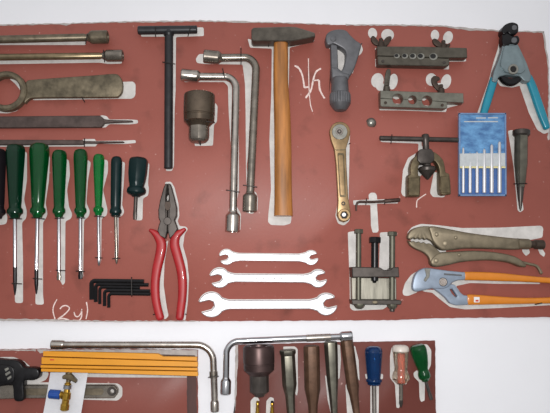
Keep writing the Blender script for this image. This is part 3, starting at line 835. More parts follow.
# long bar and short bar meet on the line of holes: half round notches in both
def notch(cx, cy, r, up, n=8):
    a = [(cx + r * math.cos(q), cy + (-1 if up else 1) * r * math.sin(q)) for q in [PI - PI * i / n for i in range(n + 1)]]
    return a
HL = [(397.8, 99.0, 5.3), (412.6, 99.8, 4.3), (427.2, 100.8, 5.2)]
lo = []
for c in HL:
    lo += notch(*c, True)
pts = [(380.4, 90.4), (420, 91.8), (463.4, 93.2), (463.8, 102.6), (447, 101.9)] + [(q[0], q[1]) for q in lo[::-1]] + [(380.4, 98)]
obj('long_bar', prism(NB(), pts, HB + .0005, h1, .0006), 'flare2', t)
lo = []
for c in HL:
    lo += notch(*c, False)
pts = [(380.4, 98.3)] + lo + [(447.2, 102.2), (447.4, 107.6), (445, 108.6), (382, 106.6), (380.6, 105.4)]
obj('short_bar', prism(NB(), pts, HB + .0005, h1 - .0004, .0006), 'flare2', t)
for x, y in ((385.6, 102.6), (442.4, 105)):
    obj('rivet', prism(NB(), circ(x, y, 1.5, n=16), h1 - .002, h1 + .0006, .0003), 'rustnut', t)
wing(t, 386.6, 87, [[(384.6, 89), (384.8, 80), (386.4, 70.6), (389, 68.8), (390.8, 71), (390, 80), (388.4, 89)]], 'flare', hc=HB + .009)
wing(t, 441, 89, [[(440, 91), (435.6, 88), (432.2, 82.6), (432, 77.6), (435, 75.6), (439.4, 77.2), (440, 79.6), (437.6, 81), (438.6, 84.4), (443.4, 88)]], hc=HB + .009)

# wire stripper
t = thing('wire_stripper', 'wire stripper with dark jaws and two teal handles at the upper right', 'wire stripper', 513, 70)
obj('body_plate', prism(NB(), rnd([(503, 44), (517.6, 43.6), (521.4, 51), (527, 63), (531.6, 76), (530, 82), (524.6, 81), (520, 76), (507, 74.6), (499, 76.6), (496.4, 82.6), (492, 81), (494.4, 70), (498.6, 60), (502, 50)], 1.6), HB + .001, HB + .014, .0014, soft=True), 'tealgrey', t)
obj('top_plate', prism(NB(), rnd([(504.6, 45.4), (516.4, 45), (522.4, 58), (526, 70), (521.6, 73.6), (506, 72.4), (500.4, 64.6)], 2), HB + .0135, HB + .0175, .001), 'tealgrey', t)
obj('pivot_ring', prism(NB(), circ(513.6, 69, 5.2, n=28), HB + .017, HB + .0195, .0008, holes=[circ(513.6, 69, 3, n=24)[::-1]]), 'disc', t)
obj('pivot_bore', prism(NB(), circ(513.6, 69, 3.1, n=24), HB + .016, HB + .0182), 'hole', t)
obj('upper_jaw', prism(NB(), smooth([(503, 27), (507, 23.4), (513, 22), (518, 24), (518.8, 28.6), (517.4, 33), (511, 34.4), (508, 32), (505, 34.6), (502.4, 32)], 3), HB + .001, HB + .018, .002, soft=True), 'jet', t)
obj('lower_jaw', prism(NB(), smooth([(503, 34), (509, 33), (513, 36), (518, 35.4), (520, 40), (517, 44.6), (511, 43.4), (508, 46), (503, 45)], 3), HB + .001, HB + .016, .002, soft=True), 'jet', t)
obj('jaw_roller', prism(NB(), circ(514.6, 27.4, 2.6, n=18), HB + .0165, HB + .0195, .0007), 'slate', t)
obj('jaw_roller', prism(NB(), circ(514.4, 40, 2.9, n=18), HB + .0145, HB + .0178, .0007), 'slate', t)
pts = []
for i in range(49):                                    # toothed return spring below the pivot
    a = math.radians(18 + 144 * i / 48)
    r = 14.6 + (1.2 if i % 2 else 0)
    pts.append((511.6 + r * .86 * math.cos(a), 69.4 + r * math.sin(a)))
pts += [(511.6 + 10.4 * .95 * math.cos(math.radians(a)), 69.4 + 8.8 * math.sin(math.radians(a))) for a in range(165, 10, -15)]
obj('return_spring', prism(NB(), pts, HB + .002, HB + .011, .0008), 'jet', t)
pa, wd = lerp_path([(493.6, 80, 3.8), (490.6, 90, 4.0), (486.4, 104, 3.9), (483.4, 114, 3.5), (480.6, 124, 3.4), (478.4, 131, 3)])
obj('handle', sweep(NB(), pa, wd, .0055, HB + .0062, 20, 1.3), 'teal', t)
pa, wd = lerp_path([(528.4, 78, 3.7), (532.6, 88, 4.1), (538.4, 105, 4.2), (542.6, 117, 4), (546.2, 127, 3.3)])
obj('handle', sweep(NB(), pa, wd, .0055, HB + .0062, 20, 1.3), 'teal', t)

# ratchet wrench
t = thing('ratchet_wrench', 'tarnished gold ratchet wrench with a round head, below the tube cutter', 'ratchet', 341, 150)
obj('handle', prism(NB(), rnd(circ(340, 132, 10.4, n=24, a0=PI * .94, a1=PI * 2.06) + [(348.8, 140), (346.2, 148), (346.6, 164), (348.4, 198), (350, 208), (351, 215), (348.4, 220.6), (344, 222.2), (339.6, 220.6), (337, 215), (337.6, 208), (338, 200), (336, 164), (334.2, 149), (331, 140)], .5), HB + .0006, HB + .0085, .0014, soft=True), 'gold', t)
obj('head_cover', prism(NB(), circ(339.8, 131.8, 7.8, n=32), HB + .008, HB + .0100, .0007), 'disc', t)
obj('drive_hub', lathe3(NB(), P(339.4, 131.4, HB + .0105), P(339.4, 131.4, HB + .0145), [(0, .0062), (.0012, .0058), (.0014, .0035), (.0034, .003), (.0038, .002), (.0038, 0)], 24), 'gunmetal', t)
obj('grip_panel', prism(NB(), rnd([(337.4, 153), (344, 153), (346, 197), (339.8, 197)], 1.5), HB + .008, HB + .0092, .0004, holes=[rnd([(338.4, 155), (343, 155), (344.8, 195), (340.8, 195)], 1.2)[::-1]]), 'bronze', t, label='raised dark grip border')
obj('joint_line', prism(NB(), [(334.4, 149.6), (345.8, 149.2), (345.8, 150.2), (334.5, 150.6)], HB + .008, HB + .0088), 'bronze', t)
obj('stop_pin', prism(NB(), circ(343.4, 203.4, 2.1, n=18), HB + .008, HB + .0098, .0005, holes=[circ(343.4, 203.4, .9, n=12)[::-1]]), 'gunmetal', t)
obj('hex_socket', prism(NB(), circ(344.2, 215, 6.4, n=28), HB + .008, HB + .0118, .001, holes=[circ(344.2, 215, 3.6, n=6)[::-1]]), 'gold', t)
obj('socket_bore', prism(NB(), circ(344.2, 215, 3.7, n=6), HB + .0079, HB + .0090), 'hole', t)
obj('drive_pin', prism(NB(), circ(344, 214.6, 2.1, n=16), HB + .0079, HB + .0098, .0004), 'satin', t)

# bolt head on the board
t = thing('bolt', 'single round-headed grey bolt in the board under the flaring bars', 'bolt', 371, 123)
obj('head', lathe3(NB(), P(371, 123, HB - .001), P(371, 123, HB + .008), [(0, .0072), (.002, .0072), (.0038, .0066), (.0056, .0048), (.0068, .0026), (.0072, 0)], 28), 'disc', t)
obj('washer', lathe3(NB(), P(371, 123, HB - .001), P(371, 123, HB + .008), [(0, .0084), (.0018, .0084), (.0022, .0078), (.0022, 0)], 28), 'gunmetal', t)

# flaring yoke
t = thing('flaring_yoke', 'dark bronze flaring yoke with a long crossbar, left of the blue case', 'flaring tool', 428, 160)
yh = HB + .016
obj('yoke', prism(NB(), smooth([(407.8, 195), (408, 176), (410.6, 174.4), (410.4, 167), (413, 159), (418.6, 154), (424, 151), (432, 151), (438, 154.4), (443.2, 160), (445, 167), (446, 172.4), (449.6, 175), (451, 192), (449.6, 194), (440.6, 193.4), (439.6, 176), (439.2, 168), (435.6, 161.6), (430, 159.4), (425, 159.6), (420.6, 162.6), (418.4, 168), (418.6, 175.4), (420.4, 177), (420, 194.6), (418.8, 196.2), (409, 196.2)], 3), HB + .0005, yh, .0014, soft=True), 'bronze', t)
for pts in ([(408.6, 177.6), (419.8, 177.6), (419.4, 195.4), (408.6, 195.4)], [(440.2, 176.4), (448.8, 175.8), (450.4, 193), (441, 193)]):
    obj('foot', prism(NB(), rnd(pts, .8), yh - .001, yh + .0022, .0009), 'bronze', t)
obj('collar', prism(NB(), rnd([(420, 149), (431.4, 148.6), (434.4, 153), (434.6, 160), (431, 163.4), (420.6, 163.6), (417.4, 160), (417.6, 153.4)], 1.5), HB + .002, yh + .003, .0015, soft=True), 'gunmetal', t)
obj('screw', lathe(NB(), (425.2, 134), (427.6, 180), HB + .011, [(0, 0), (0, 2), (.8, 3.4), (3, 3.9), (7, 3.9), (9, 3.1), (16, 3.3), (28, 3.5), (32, 4), (33, 7.4), (34.4, 8.6), (37, 8.4), (42, 4.2), (45.4, 1.2), (46, 0)], 28), 'gunmetal', t)
obj('crossbar', lathe(NB(), (379.4, 138.2), (458.4, 140), HB + .011, [(0, 0), (0, 1.8), (.8, 2.5), (78.4, 2.5), (79, 1.8), (79, 0)], 16), 'gunmetal', t)

# blue case of drill bits
t = thing('drill_case', 'flat blue plastic case holding six drill bits, right of the yoke', 'drill case', 482, 113)
cz = HB + .013
obj('card', prism(NB(), rnd([(459.6, 113.6), (505.4, 113.2), (506, 195), (459.8, 195.4)], 1), cz - .003, cz, .0006), 'bluecard', t)
obj('lower_pocket', prism(NB(), rnd([(460.6, 167.4), (505, 167), (505.2, 194), (460.8, 194.4)], .6), cz - .0003, cz + .0008, .0003), 'bluelow', t, label='deeper blue lower half of the case')
obj('band', prism(NB(), rnd([(460, 153.4), (505.6, 153), (505.6, 166.2), (460, 166.6)], .4), cz - .0002, cz + .0052, .0006), 'band', t, label='frosted grey band across the case')
obj('yellow_stripe', prism(NB(), rect(460.2, 166.4, 505.6, 168), cz - .0002, cz + .0050), 'yellowline', t)
for (a, b) in (([(459, 113), (460.6, 113), (460.6, 196), (459, 196)], 0), ([(504.6, 113), (506.4, 113), (506.8, 196), (505, 196)], 0), ([(459, 112.8), (506.4, 112.8), (506.4, 114.4), (459, 114.4)], 0), ([(459, 194.2), (506.8, 194.2), (506.8, 196), (459, 196)], 0)):
    obj('rim', prism(NB(), a, cz - .0032, cz + .002, .0004), 'rim', t)
bm = NB()
for x0, x1, y in ((476, 486, 118), (488, 498, 117.8), (464, 498, 121.6)):
    prism(bm, [(x0, y - .5), (x1, y - .6), (x1, y + .5), (x0, y + .5)], cz - .0002, cz + .0002)
obj('printed_lines', bm, 'band', t, label='faint pale printing on blue')
order = ['leftmost', 'second from the left', 'third from the left', 'third from the right', 'second from the right', 'rightmost']
for (x, yt, w, o) in zip((463.2, 470, 477, 484.2, 491.6, 499.4), (146.6, 152, 151, 148, 143.6, 140.6), (1.5, 1.6, 1.7, 1.9, 2, 2.1), order):
    bt = thing('drill_bit', 'bright steel drill bit, ' + o + ' of the six in the blue case', 'drill bit', x, 180, 'drill bits in the blue case')
    bt.location = P(x, 180, cz)
    hc = cz + .0042 - .0002
    L = 193 - yt
    obj('flutes', lathe(NB(), (x, yt), (x, 166), cz + .0032, [(0, 0), (2.4, w * .75), (166 - yt, w * .8), (166 - yt, 0)], 14), 'satin', bt)
    obj('shank', lathe(NB(), (x, 166), (x, 193.2), cz + .0032, [(0, 0), (0, w), (26.6, w), (27.2, w * .7), (27.2, 0)], 14), 'satin', bt)

# punch on the upper board
def punch(label, p0, p1, prof, mat, bodymat=None, group=None, hexlim=0, k=1.):
    t = thing('punch', label, 'punch', *p0, group)
    rm = max(r for _, r in prof)
    s = S(*p0, HB + .01)
    hc = HB + rm * s
    obj('body', lathe(NB(), p0, p1, hc, prof, 36, hexmod(hexlim, 0, k)), mat, t, angle=25)
    return t, hc
t, hc = punch('grey steel punch with a flanged top, right of the blue case', (521.3, 130.6), (520.6, 187), [(0, 0), (0, 6), (.6, 6.8), (34, 6.8), (38, 6.2), (52, 5), (54, 4.2), (56.4, 4.2), (56.4, 0)], 'punchsteel', hexlim=1e9, k=.8)
obj('point', lathe(NB(), (520.4, 184), (520.4, 211), hc, [(0, 3.6), (1, 3.8), (14, 2.6), (24, 1.2), (27, .4), (27, 0)], 24), 'gunmetal', t)
obj('flange', lathe(NB(), (521.3, 130.2), (521.3, 136.2), hc, [(0, 0), (0, 7.4), (.6, 8.2), (4.6, 8.2), (6, 7), (6, 0)], 32), 'gunmetal', t, label='dark flange')

# small hooked rod
t = thing('hooked_rod', 'short dark rusty rod with a bent tip across a bare white T silhouette', 'rod', 378, 201)
pa = [(356.2, 211, HB + .004), (356.2, 205.6, HB + .005), (357.4, 202.6, HB + .005), (360, 201.8, HB + .005), (372, 202, HB + .005), (386, 201.2, HB + .005), (392, 200.6, HB + .005), (399, 200, HB + .005)]
obj('rod', tube(NB(), pa, [.9, 1.1, 1.3, 1.3, 1.3, 1.4, 1.4, 1.3], HB + .005, 12), 'darkrod', t)
obj('thick_end', lathe(NB(), (384, 201.2), (400.2, 199.9), HB + .005, [(0, 0), (0, 1.3), (1, 2), (14.6, 2.1), (16, 1.6), (16, 0)], 16), 'darkrod', t)

# screw press
t = thing('screw_press', 'small steel screw press with three bolts and a pale block', 'press', 376, 300)
def bolt(name, x, yt, r, hr, yb, x2, mat, hc, parent, hh=4.4):
    b = obj(name, lathe(NB(), (x, yt + 2), (x2, yb), hc, [(0, 0), (0, r), (yb - yt - 2.6, r), (yb - yt - 2, r * .8), (yb - yt - 2, 0)], 18), mat, parent)
    obj('head', lathe(NB(), (x, yt), (x, yt + hh), hc, [(0, 0), (0, hr * .86), (.6, hr), (hh - .5, hr), (hh, hr * .9), (hh, 0)], 36, hexmod(1e9, PI / 6, .9)), mat, b)
    return b
ph = HB + .0005
obj('block', prism(NB(), rnd([(351.4, 277.4), (396.4, 278), (396.6, 299.6), (351.8, 299.6)], .8), ph, HB + .0125, .001), 'block', t, label='pale brushed steel block')
obj('top_plate', prism(NB(), rnd([(351.8, 266.8), (380, 267.4), (384, 270), (390, 270), (393, 267.4), (398.8, 267), (399.4, 277.2), (352.4, 277.4)], .8), ph, HB + .026, .0012), 'gunmetal', t, label='dark upper plate')
obj('bottom_plate', prism(NB(), rnd([(351.6, 299.8), (400, 300), (402, 301.4), (401, 304.6), (352.4, 304.6)], .6), ph, HB + .026, .001), 'gunmetal', t, label='dark lower plate')
bolt('bolt', 358.6, 229.2, 2.8, 4.7, 306, 358.4, 'greenish', HB + .0172, t)
bolt('bolt', 392.2, 231.6, 3, 4.9, 307, 392, 'greenish', HB + .0172, t)
bolt('press_screw', 374.8, 237, 3.7, 6.2, 281, 374.6, 'jet', HB + .0172, t, 6)
obj('screw_tip', lathe(NB(), (374.4, 275), (374.4, 285), HB + .0155, [(0, 2.4), (2, 2.4), (0, 2.4), (6, 2.4), (8, 1.4), (8, 0)], 16), 'jet', t)
for x, y, r, hh in ((359.4, 303.6, 5.6, 5.2), (392.2, 304.2, 5.4, 5)):
    obj('nut', lathe(NB(), (x, y), (x, y + hh), HB + .019, [(0, r), (hh * .4, r), (hh * .8, r * .7), (hh, r * .4), (hh, 0)], 24, hexmod(hh * .4, 0, .8)), 'greenish', t)
obj('nut', lathe(NB(), (392.2, 308.4), (392.2, 311.6), HB + .019, [(0, 2.6), (2.6, 2.6), (3.2, 2), (3.2, 0)], 18), 'gunmetal', t)
obj('center_screw', prism(NB(), circ(375, 302.2, 2.8, 1.6, 18), HB + .0255, HB + .0272, .0006), 'lock', t)

# locking pliers
t = thing('locking_pliers', 'olive grey locking pliers above the orange-handled pliers', 'pliers', 470, 245)
obj('upper_body', prism(NB(), smooth([(429, 227.6), (433, 226), (446, 228.2), (470, 232.8), (500, 236.6), (519, 238.6), (520, 240), (520, 247.8), (518, 249.4), (500, 249), (480, 248.4), (465, 248.4), (452, 250), (443, 250), (437, 246), (432.6, 240), (430.4, 233)], 3), HB + .001, HB + .0165, .003, soft=True), 'lock', t)
obj('upper_jaw', prism(NB(), smooth([(408.2, 238.4), (408.6, 234), (413, 229), (421, 226.4), (431, 226.4), (440, 230), (444, 240), (438, 244.6), (431, 240.6), (427, 238.8), (425.4, 239.8), (423, 238.2), (420.6, 239.4), (418.4, 238), (416, 239.2), (414, 238), (411, 239.4)], 3), HB + .003, HB + .0135, .0018, soft=True), 'lock', t)
obj('lower_jaw', prism(NB(), smooth([(408.2, 240.2), (411, 241.2), (414.4, 241), (416.4, 242.4), (419, 241.4), (421.4, 243), (424, 242), (426.4, 243.6), (430, 243.4), (435, 247), (441, 253), (443, 259), (440, 264.6), (435, 266.2), (431, 264), (429, 257.4), (424, 252.6), (416, 249), (410.6, 245.2)], 3), HB + .003, HB + .013, .0018, soft=True), 'lock', t)
obj('lower_handle', prism(NB(), smooth([(431, 260), (436, 254.4), (443, 252), (456, 251.4), (475, 250.6), (496, 252.2), (512, 255.2), (521, 259.4), (526.4, 264.6), (526, 267), (521, 266.6), (510, 262.6), (492, 260.4), (475, 260.8), (460, 262.4), (446, 265.6), (436, 266.8), (431.6, 264.6)], 3), HB + .001, HB + .0145, .003, soft=True), 'lock', t)
pa, wd = lerp_path([(520, 262, 1.6), (529, 264, 1.4), (535.4, 265.6, 1.4), (538.6, 268.6, 1.5), (541, 273, 1.6)])
obj('release_lever', sweep(NB(), pa, wd, .003, HB + .0065, 14, 1.4), 'lock', t)
obj('barrel', lathe(NB(), (517, 243.8), (530, 244.2), HB + .009, [(0, 5.4), (11, 5.2), (12.4, 4.8), (12.4, 0)], 24), 'lock', t)
obj('adjusting_screw', lathe(NB(), (528, 244.2), (543.6, 244.8), HB + .009, [(0, 0), (0, 3.6), (6, 3.6), (6.6, 4.6), (15, 4.8), (15.8, 4), (15.8, 0)], 30, lambda a, d: 1 - (.06 if d > 6 and int(a / (2 * PI) * 20) % 2 else 0)), 'rustnut', t, label='dark knurled adjusting screw')
for (x, y, r, z) in ((436.4, 234.4, 2.4, .0165), (444.6, 243.4, 3.2, .0165), (455.6, 237.6, 2, .0165), (435.8, 260.6, 2.8, .0145), (459, 254.8, 1.8, .0145)):
    obj('rivet', lathe3(NB(), P(x, y, HB + z - .001), P(x, y, HB + z + .002), [(0, r * .0015), (.0014, r * .0015), (.0021, r * .001), (.0023, 0)], 20), 'lock', t)

# water pump pliers
t = thing('water_pump_pliers', 'water pump pliers with orange handles and blue-grey jaws, lower right', 'pliers', 470, 288)
obj('upper_jaw', prism(NB(), smooth([(412.6, 288.4), (413.4, 280), (416, 273.6), (420.6, 269.6), (427, 267.8), (436, 269), (448, 270.6), (462, 272), (465.6, 272.8), (465.6, 279.4), (459, 280.2), (453, 282.4), (449, 286.6), (442, 289), (432, 288.6), (424, 290.2), (416, 291.6)], 3), HB + .005, HB + .0135, .0022, soft=True), 'bluegrey', t)
obj('jaw_insert', prism(NB(), rnd([(424.6, 268.4), (430.6, 268.4), (429.6, 277), (425.6, 282), (423.6, 280), (426.4, 275.6)], .8), HB + .013, HB + .0148, .0006), 'disc', t)
obj('lower_jaw', prism(NB(), rnd([(433, 288), (441, 284), (450, 284), (455, 284.6), (460.6, 292.4), (464, 295.4), (468, 295.6), (468.4, 304.8), (456, 305.4), (450, 303.4), (445.4, 297.4), (438, 291.6)], 1.4), HB + .001, HB + .0105, .0016, soft=True, holes=[rnd([(450, 289.4), (452.6, 289), (457.6, 296.4), (456, 297.4), (452.4, 294)], .6)[::-1]]), 'bluegrey', t)
obj('guide_groove', prism(NB(), rnd([(444, 273.2), (462, 274.6), (462, 276.2), (444, 275)], .6), HB + .0128, HB + .0139, .0003), 'slate', t)
pv = obj('pivot_bolt', lathe3(NB(), P(443, 282, HB + .012), P(443, 282, HB + .018), [(0, .0068), (.003, .0068), (.0038, .0058), (.0038, .0042), (.0032, .0038), (.0032, .002), (.0044, .0018), (.0044, 0)], 28), 'gunmetal', t)
pa, wd = lerp_path([(465.4, 276, 4.3), (480, 276.2, 4.3), (500, 277, 4.1), (520, 278.4, 3.4), (540, 279.8, 2.9), (556, 281, 3), (575, 282, 3.2), (590, 283, 3)])
obj('handle', sweep(NB(), pa, wd, .0052, HB + .0085, 20, 1.5, True), 'orange', t)
pa, wd = lerp_path([(469.4, 299.6, 5.3), (480, 299.8, 4.9), (500, 300.4, 3.9), (520, 300.8, 3.2), (540, 300.6, 3), (556, 300.2, 3.2), (575, 299.6, 3.4), (590, 299, 3)])
lh = obj('handle', sweep(NB(), pa, wd, .0052, HB + .0062, 20, 1.5, True), 'orange', t)
obj('sticker', prism(NB(), rnd([(474, 297), (479.6, 297), (479.6, 302.4), (474, 302.4)], .4), HB + .0108, HB + .0118, .0002), 'white_print', lh, label='small white sticker with red print')
obj('sticker_print', prism(NB(), rect(475.6, 299.8, 478.6, 301.6), HB + .0115, HB + .0120), 'redmark', lh)

# combination pliers
t = thing('combination_pliers', 'combination pliers with red handles and dark jaws', 'pliers', 167.6, 232)
def half(sgn, xs):
    return xs
obj('jaw', prism(NB(), rnd([(167.3, 183.4), (165.2, 183.6), (163.4, 188), (160, 200), (158.2, 210), (158.4, 218), (160, 221.4), (158.6, 225.4), (157.4, 231), (159.6, 236), (165.4, 238.6), (167.3, 231), (167.3, 201.4), (166.2, 199), (166.2, 195.6), (167.3, 193.6)], .5), HB + .001, HB + .014, .0014), 'gunmetal', t)
obj('jaw', prism(NB(), rnd([(167.7, 183.4), (170.2, 183.6), (171.6, 187), (174.6, 198), (176.8, 208), (176.6, 216), (174.6, 220), (176.4, 224.6), (177.8, 229), (174, 235), (169.6, 238.6), (167.7, 231), (167.7, 201.4), (168.6, 199), (168.6, 195.6), (167.7, 193.6)], .5), HB + .001, HB + .0137, .0014), 'gunmetal', t)
obj('pipe_grip', prism(NB(), rnd([(165, 201.6), (170, 201.6), (170.6, 206), (169, 210.4), (166, 210.4), (164.4, 206)], 1), HB + .0125, HB + .0143, .0004), 'rustnut', t)
obj('pivot', prism(NB(), circ(167.4, 221, 4, n=24), HB + .012, HB + .0148, .0008), 'gunmetal', t)
def grip(tab):
    pa, wd = lerp_path(tab)
    return sweep(NB(), pa, wd, [.0062] * len(pa), HB + .0076, 22, 1.35)
obj('handle', grip([(150.6, 230.4, 1.8), (154, 232.4, 3), (158.4, 237, 4.4), (161.4, 244, 5), (160.4, 254, 5), (157.2, 268, 4.7), (155.4, 282, 4.4), (155.6, 296, 4.3), (157.6, 308, 4.1), (160.2, 317.4, 4)]), 'red', t)
obj('handle', grip([(184.6, 229.6, 1.8), (181, 232, 3), (176.4, 236, 4.2), (174.6, 244, 4.8), (177.6, 256, 4.8), (181.2, 270, 4.7), (182.6, 284, 4.5), (182.2, 298, 4.3), (180.8, 309, 4.1), (179.8, 317.4, 4)]), 'red', t)

# hex keys
for i, (xv, yh_, yb, xr, r, lab) in enumerate(((91.6, 280.8, 299.6, 144, 2.5, 'outermost and thickest of the five nested black hex keys'), (95.8, 284.2, 302, 148.6, 2.1, 'black hex key second from the outside of the nest'),
                                              (99.8, 287, 304, 140, 1.8, 'middle one of the five nested black hex keys'), (104.6, 290.4, 306, 150, 1.95, 'black hex key second from the inside of the nest'),
                                              (108.8, 293.6, 307.6, 150.4, 1.8, 'innermost of the five nested black hex keys'))):
    pa = bend((xv, yb), (xv, yh_), (xr, yh_ + .6), 3.4, 6)
    hc = HB + r * .0017
    o = obj('hex_key', tube(NB(), pa, r, hc, 6), 'jet', None, 20, lab, 'hex key', 'nested hex keys')

# open ended wrenches
def open_wrench(label, cL, RL, cR, RR, hw, wl, wr):
    def jaw(c, R, m, w, start, end):
        d = math.asin(w / 2 / R)
        out = []
        a_up = m - 2 * PI + d if start < 0 else m + d
        n = 14
        seq1 = [start + (a_up - start) * i / n for i in range(n + 1)]
        e = Vector((math.cos(m), math.sin(m))); f = Vector((-e.y, e.x))
        c = Vector(c)
        def q(a, k=1.): return tuple(c + Vector((math.cos(a), math.sin(a))) * R * k)
        out += [q(a, 1 + .07 * (i / n) ** 3) for i, a in enumerate(seq1)]
        tip = R * math.cos(d)
        out += [tuple(c + e * tip * 1.02 + f * w / 2 * .92), tuple(c + e * R * .12 + f * w / 2 * .9), tuple(c - e * R * .18 + f * w * .2), tuple(c - e * R * .18 - f * w * .2),
                tuple(c + e * R * .12 - f * w / 2 * .9), tuple(c + e * tip * 1.02 - f * w / 2 * .92)]
        a_lo = m - d
        seq2 = [a_lo + (end - a_lo) * i / n for i in range(n + 1)]
        out += [q(a, 1 + .07 * (1 - i / n) ** 3) for i, a in enumerate(seq2)]
        return out
    yo = lambda x: cL[1] + (cR[1] - cL[1]) * (x - cL[0]) / (cR[0] - cL[0])
    aL = math.asin(min(.9, hw * 1.45 / RL)); aR = math.asin(min(.9, hw * 1.45 / RR))
    left = jaw(cL, RL, math.radians(166), wl, -aL, aL)
    right = jaw(cR, RR, math.radians(-14), wr, PI - aR, -PI + aR)
    xl, xr = cL[0] + RL * 1.0, cR[0] - RR * 1.0
    pts = left + [(xl + 2, yo(xl) + hw * 1.15), (xl + 5.5, yo(xl) + hw)] + [(xr - 5.5, yo(xr) + hw), (xr - 2, yo(xr) + hw * 1.15)] + right
    pts += [(xr - 2, yo(xr) - hw * 1.15), (xr - 5.5, yo(xr) - hw), (xl + 5.5, yo(xl) - hw), (xl + 2, yo(xl) - hw * 1.15)]
    paint(B1, [(x - .3, y - 1.0) for x, y in pts], sm=False, lvl=70 + int(RL))
    return obj('open_ended_wrench', prism(NB(), pts, HB + .0003, HB + .0068, .0008 if RL < 8 else .0014), 'satin', None, 40, label, 'wrench', 'bright open ended wrenches')
w1 = open_wrench('smallest of the three bright open-ended wrenches, on top', (227, 257.2), 7.4, (311, 258), 7, 3.4, 6.4, 5.6)
w2 = open_wrench('middle of the three bright open-ended wrenches', (220, 278), 9.8, (318, 278.8), 8.8, 3.9, 8.6, 7.6)
w3 = open_wrench('largest of the three bright open-ended wrenches, at the bottom', (211.8, 304.8), 12.4, (326, 304.6), 10.9, 4.5, 11.2, 9.6)
bm = NB()
x = 256.
while x < 287:
    if not 270.4 < x < 273:
        prism(bm, rect(x, 278.2, x + random.uniform(.7, 1.5), 279.4), HB + .0066, HB + .0071)
    x += random.uniform(2, 2.6)
obj('stamped_letters', bm, 'hole', w2)

# ---------------------------------------------------------------- lower boards
t = thing('adjustable_wrench', 'adjustable wrench with black jaws and a grey steel handle, lower left corner', 'wrench', 40, 392)
obj('handle', prism(NB(), smooth([(-20, 385.2), (20, 385), (60, 385.2), (108, 385), (115, 386), (118, 391), (115, 397), (108, 398.4), (60, 398.4), (20, 398.6), (-20, 398.6)], 3), HB + .0005, HB + .0085, .0012, holes=[circ(111.8, 391.4, 2.2, n=20)[::-1]]), 'midsteel', t)
obj('hole_rim', prism(NB(), circ(111.8, 391.4, 4.6, n=26), HB + .008, HB + .0096, .0005, holes=[circ(111.8, 391.4, 2.4, n=22)[::-1]]), 'gunmetal', t)
obj('channel', prism(NB(), rnd([(26, 388.4), (102, 388.4), (104, 391.4), (102, 395.2), (26, 395.4)], 1.5), HB + .0082, HB + .0088, .0002), 'olive', t)
obj('jaw', prism(NB(), smooth([(-14, 361), (6, 360), (16, 360.6), (21, 364), (24, 367.6), (32, 367.8), (37.6, 369.4), (39.2, 374), (37.6, 378.6), (32, 380.4), (24.6, 380.6), (23.4, 386), (24, 397), (22, 401), (16, 401.4), (13.4, 398), (12.4, 386.4), (8, 385.4), (-14, 386)], 3), HB + .002, HB + .0175, .0022, soft=True), 'jet', t)
jm = obj('movable_jaw', prism(NB(), smooth([(-14, 366), (4, 365), (12, 367), (14.4, 374), (13, 382), (4, 385), (-14, 385)], 3), HB + .017, HB + .0195, .0012, soft=True), 'jet', t)
bm = NB()
for pts in ([(4.4, 369), (8, 367.4), (9, 369), (5.6, 371.6)], [(5, 373.6), (9.6, 371), (10.6, 373), (6, 376)], [(7, 378), (11, 375.4), (11.4, 377.6), (8, 380)]):
    prism(bm, pts, HB + .0193, HB + .0199)
obj('worn_mark', bm, 'disc', jm)

# folding ruler
t = thing('folding_ruler', 'yellow folding ruler hung flat across the lower left board', 'ruler', 120, 364)
def slat(pl, pr, h0, h1, x0, x1):
    return prism(NB(), rnd([(x0, pl[0]), (x1, pr[0]), (x1 + .2, pr[1]), (x0, pl[1])], .5), h0, h1, .0004)
obj('section', prism(NB(), rnd([(43, 351.2), (100, 352.4), (158, 353.8), (163, 356.6), (197, 357), (197, 361), (43, 356.2)], .5), HB + .0195, HB + .0265, .0004), 'yellow', t)
obj('section', slat((357.3, 364.1), (361.9, 366.8), HB + .0195, HB + .0285, 41.4, 197.6), 'yellow', t)
obj('section', slat((365.1, 367.8), (367.9, 370.7), HB + .0195, HB + .0272, 40.4, 197.4), 'yellow', t)
obj('section', slat((368.7, 371.6), (371.7, 376.2), HB + .0195, HB + .0282, 41, 197.8), 'yellow', t)
obj('joint_plate', prism(NB(), rnd([(44, 353), (194, 357), (194, 374), (44, 370)], 1), HB + .0003, HB + .0198), 'slatedge', t)
obj('red_print', prism(NB(), rect(50, 359.2, 54, 360.4), HB + .028, HB + .0288), 'redmark', t)

# plastic bag with the valve
t = thing('plastic_bag', 'milky plastic bag hanging below the yellow ruler with a valve in it', 'bag', 66, 395)
bm = NB()
cols, rows = 14, 18
vs = {}
for j in range(rows + 1):
    v = j / rows
    for i in range(cols + 1):
        u = i / cols
        xl, xr = 50.4 - 8.6 * v * (1 + .2 * v), 88 - 9.4 * v
        x = xl + (xr - xl) * u; y = 372.4 + 56 * v
        bul = .0022 * math.sin(PI * u) + .0011 * math.sin(7 * u + 5 * v) * math.sin(PI * u)
        for k in (0, 1):
            h = HB + .0126 + (bul if k else -.0012 - .3 * bul)
            vs[i, j, k] = bm.verts.new(P(x, y, h))
for j in range(rows):
    for i in range(cols):
        for k in (0, 1):
            bm.faces.new((vs[i, j, k], vs[i + 1, j, k], vs[i + 1, j + 1, k], vs[i, j + 1, k]))
edge = [(i, 0) for i in range(cols)] + [(cols, j) for j in range(rows)] + [(i, rows) for i in range(cols, 0, -1)] + [(0, j) for j in range(rows, 0, -1)]
for a, b in zip(edge, edge[1:] + edge[:1]):
    bm.faces.new((vs[a[0], a[1], 0], vs[b[0], b[1], 0], vs[b[0], b[1], 1], vs[a[0], a[1], 1]))
obj('film', bm, 'film', t)

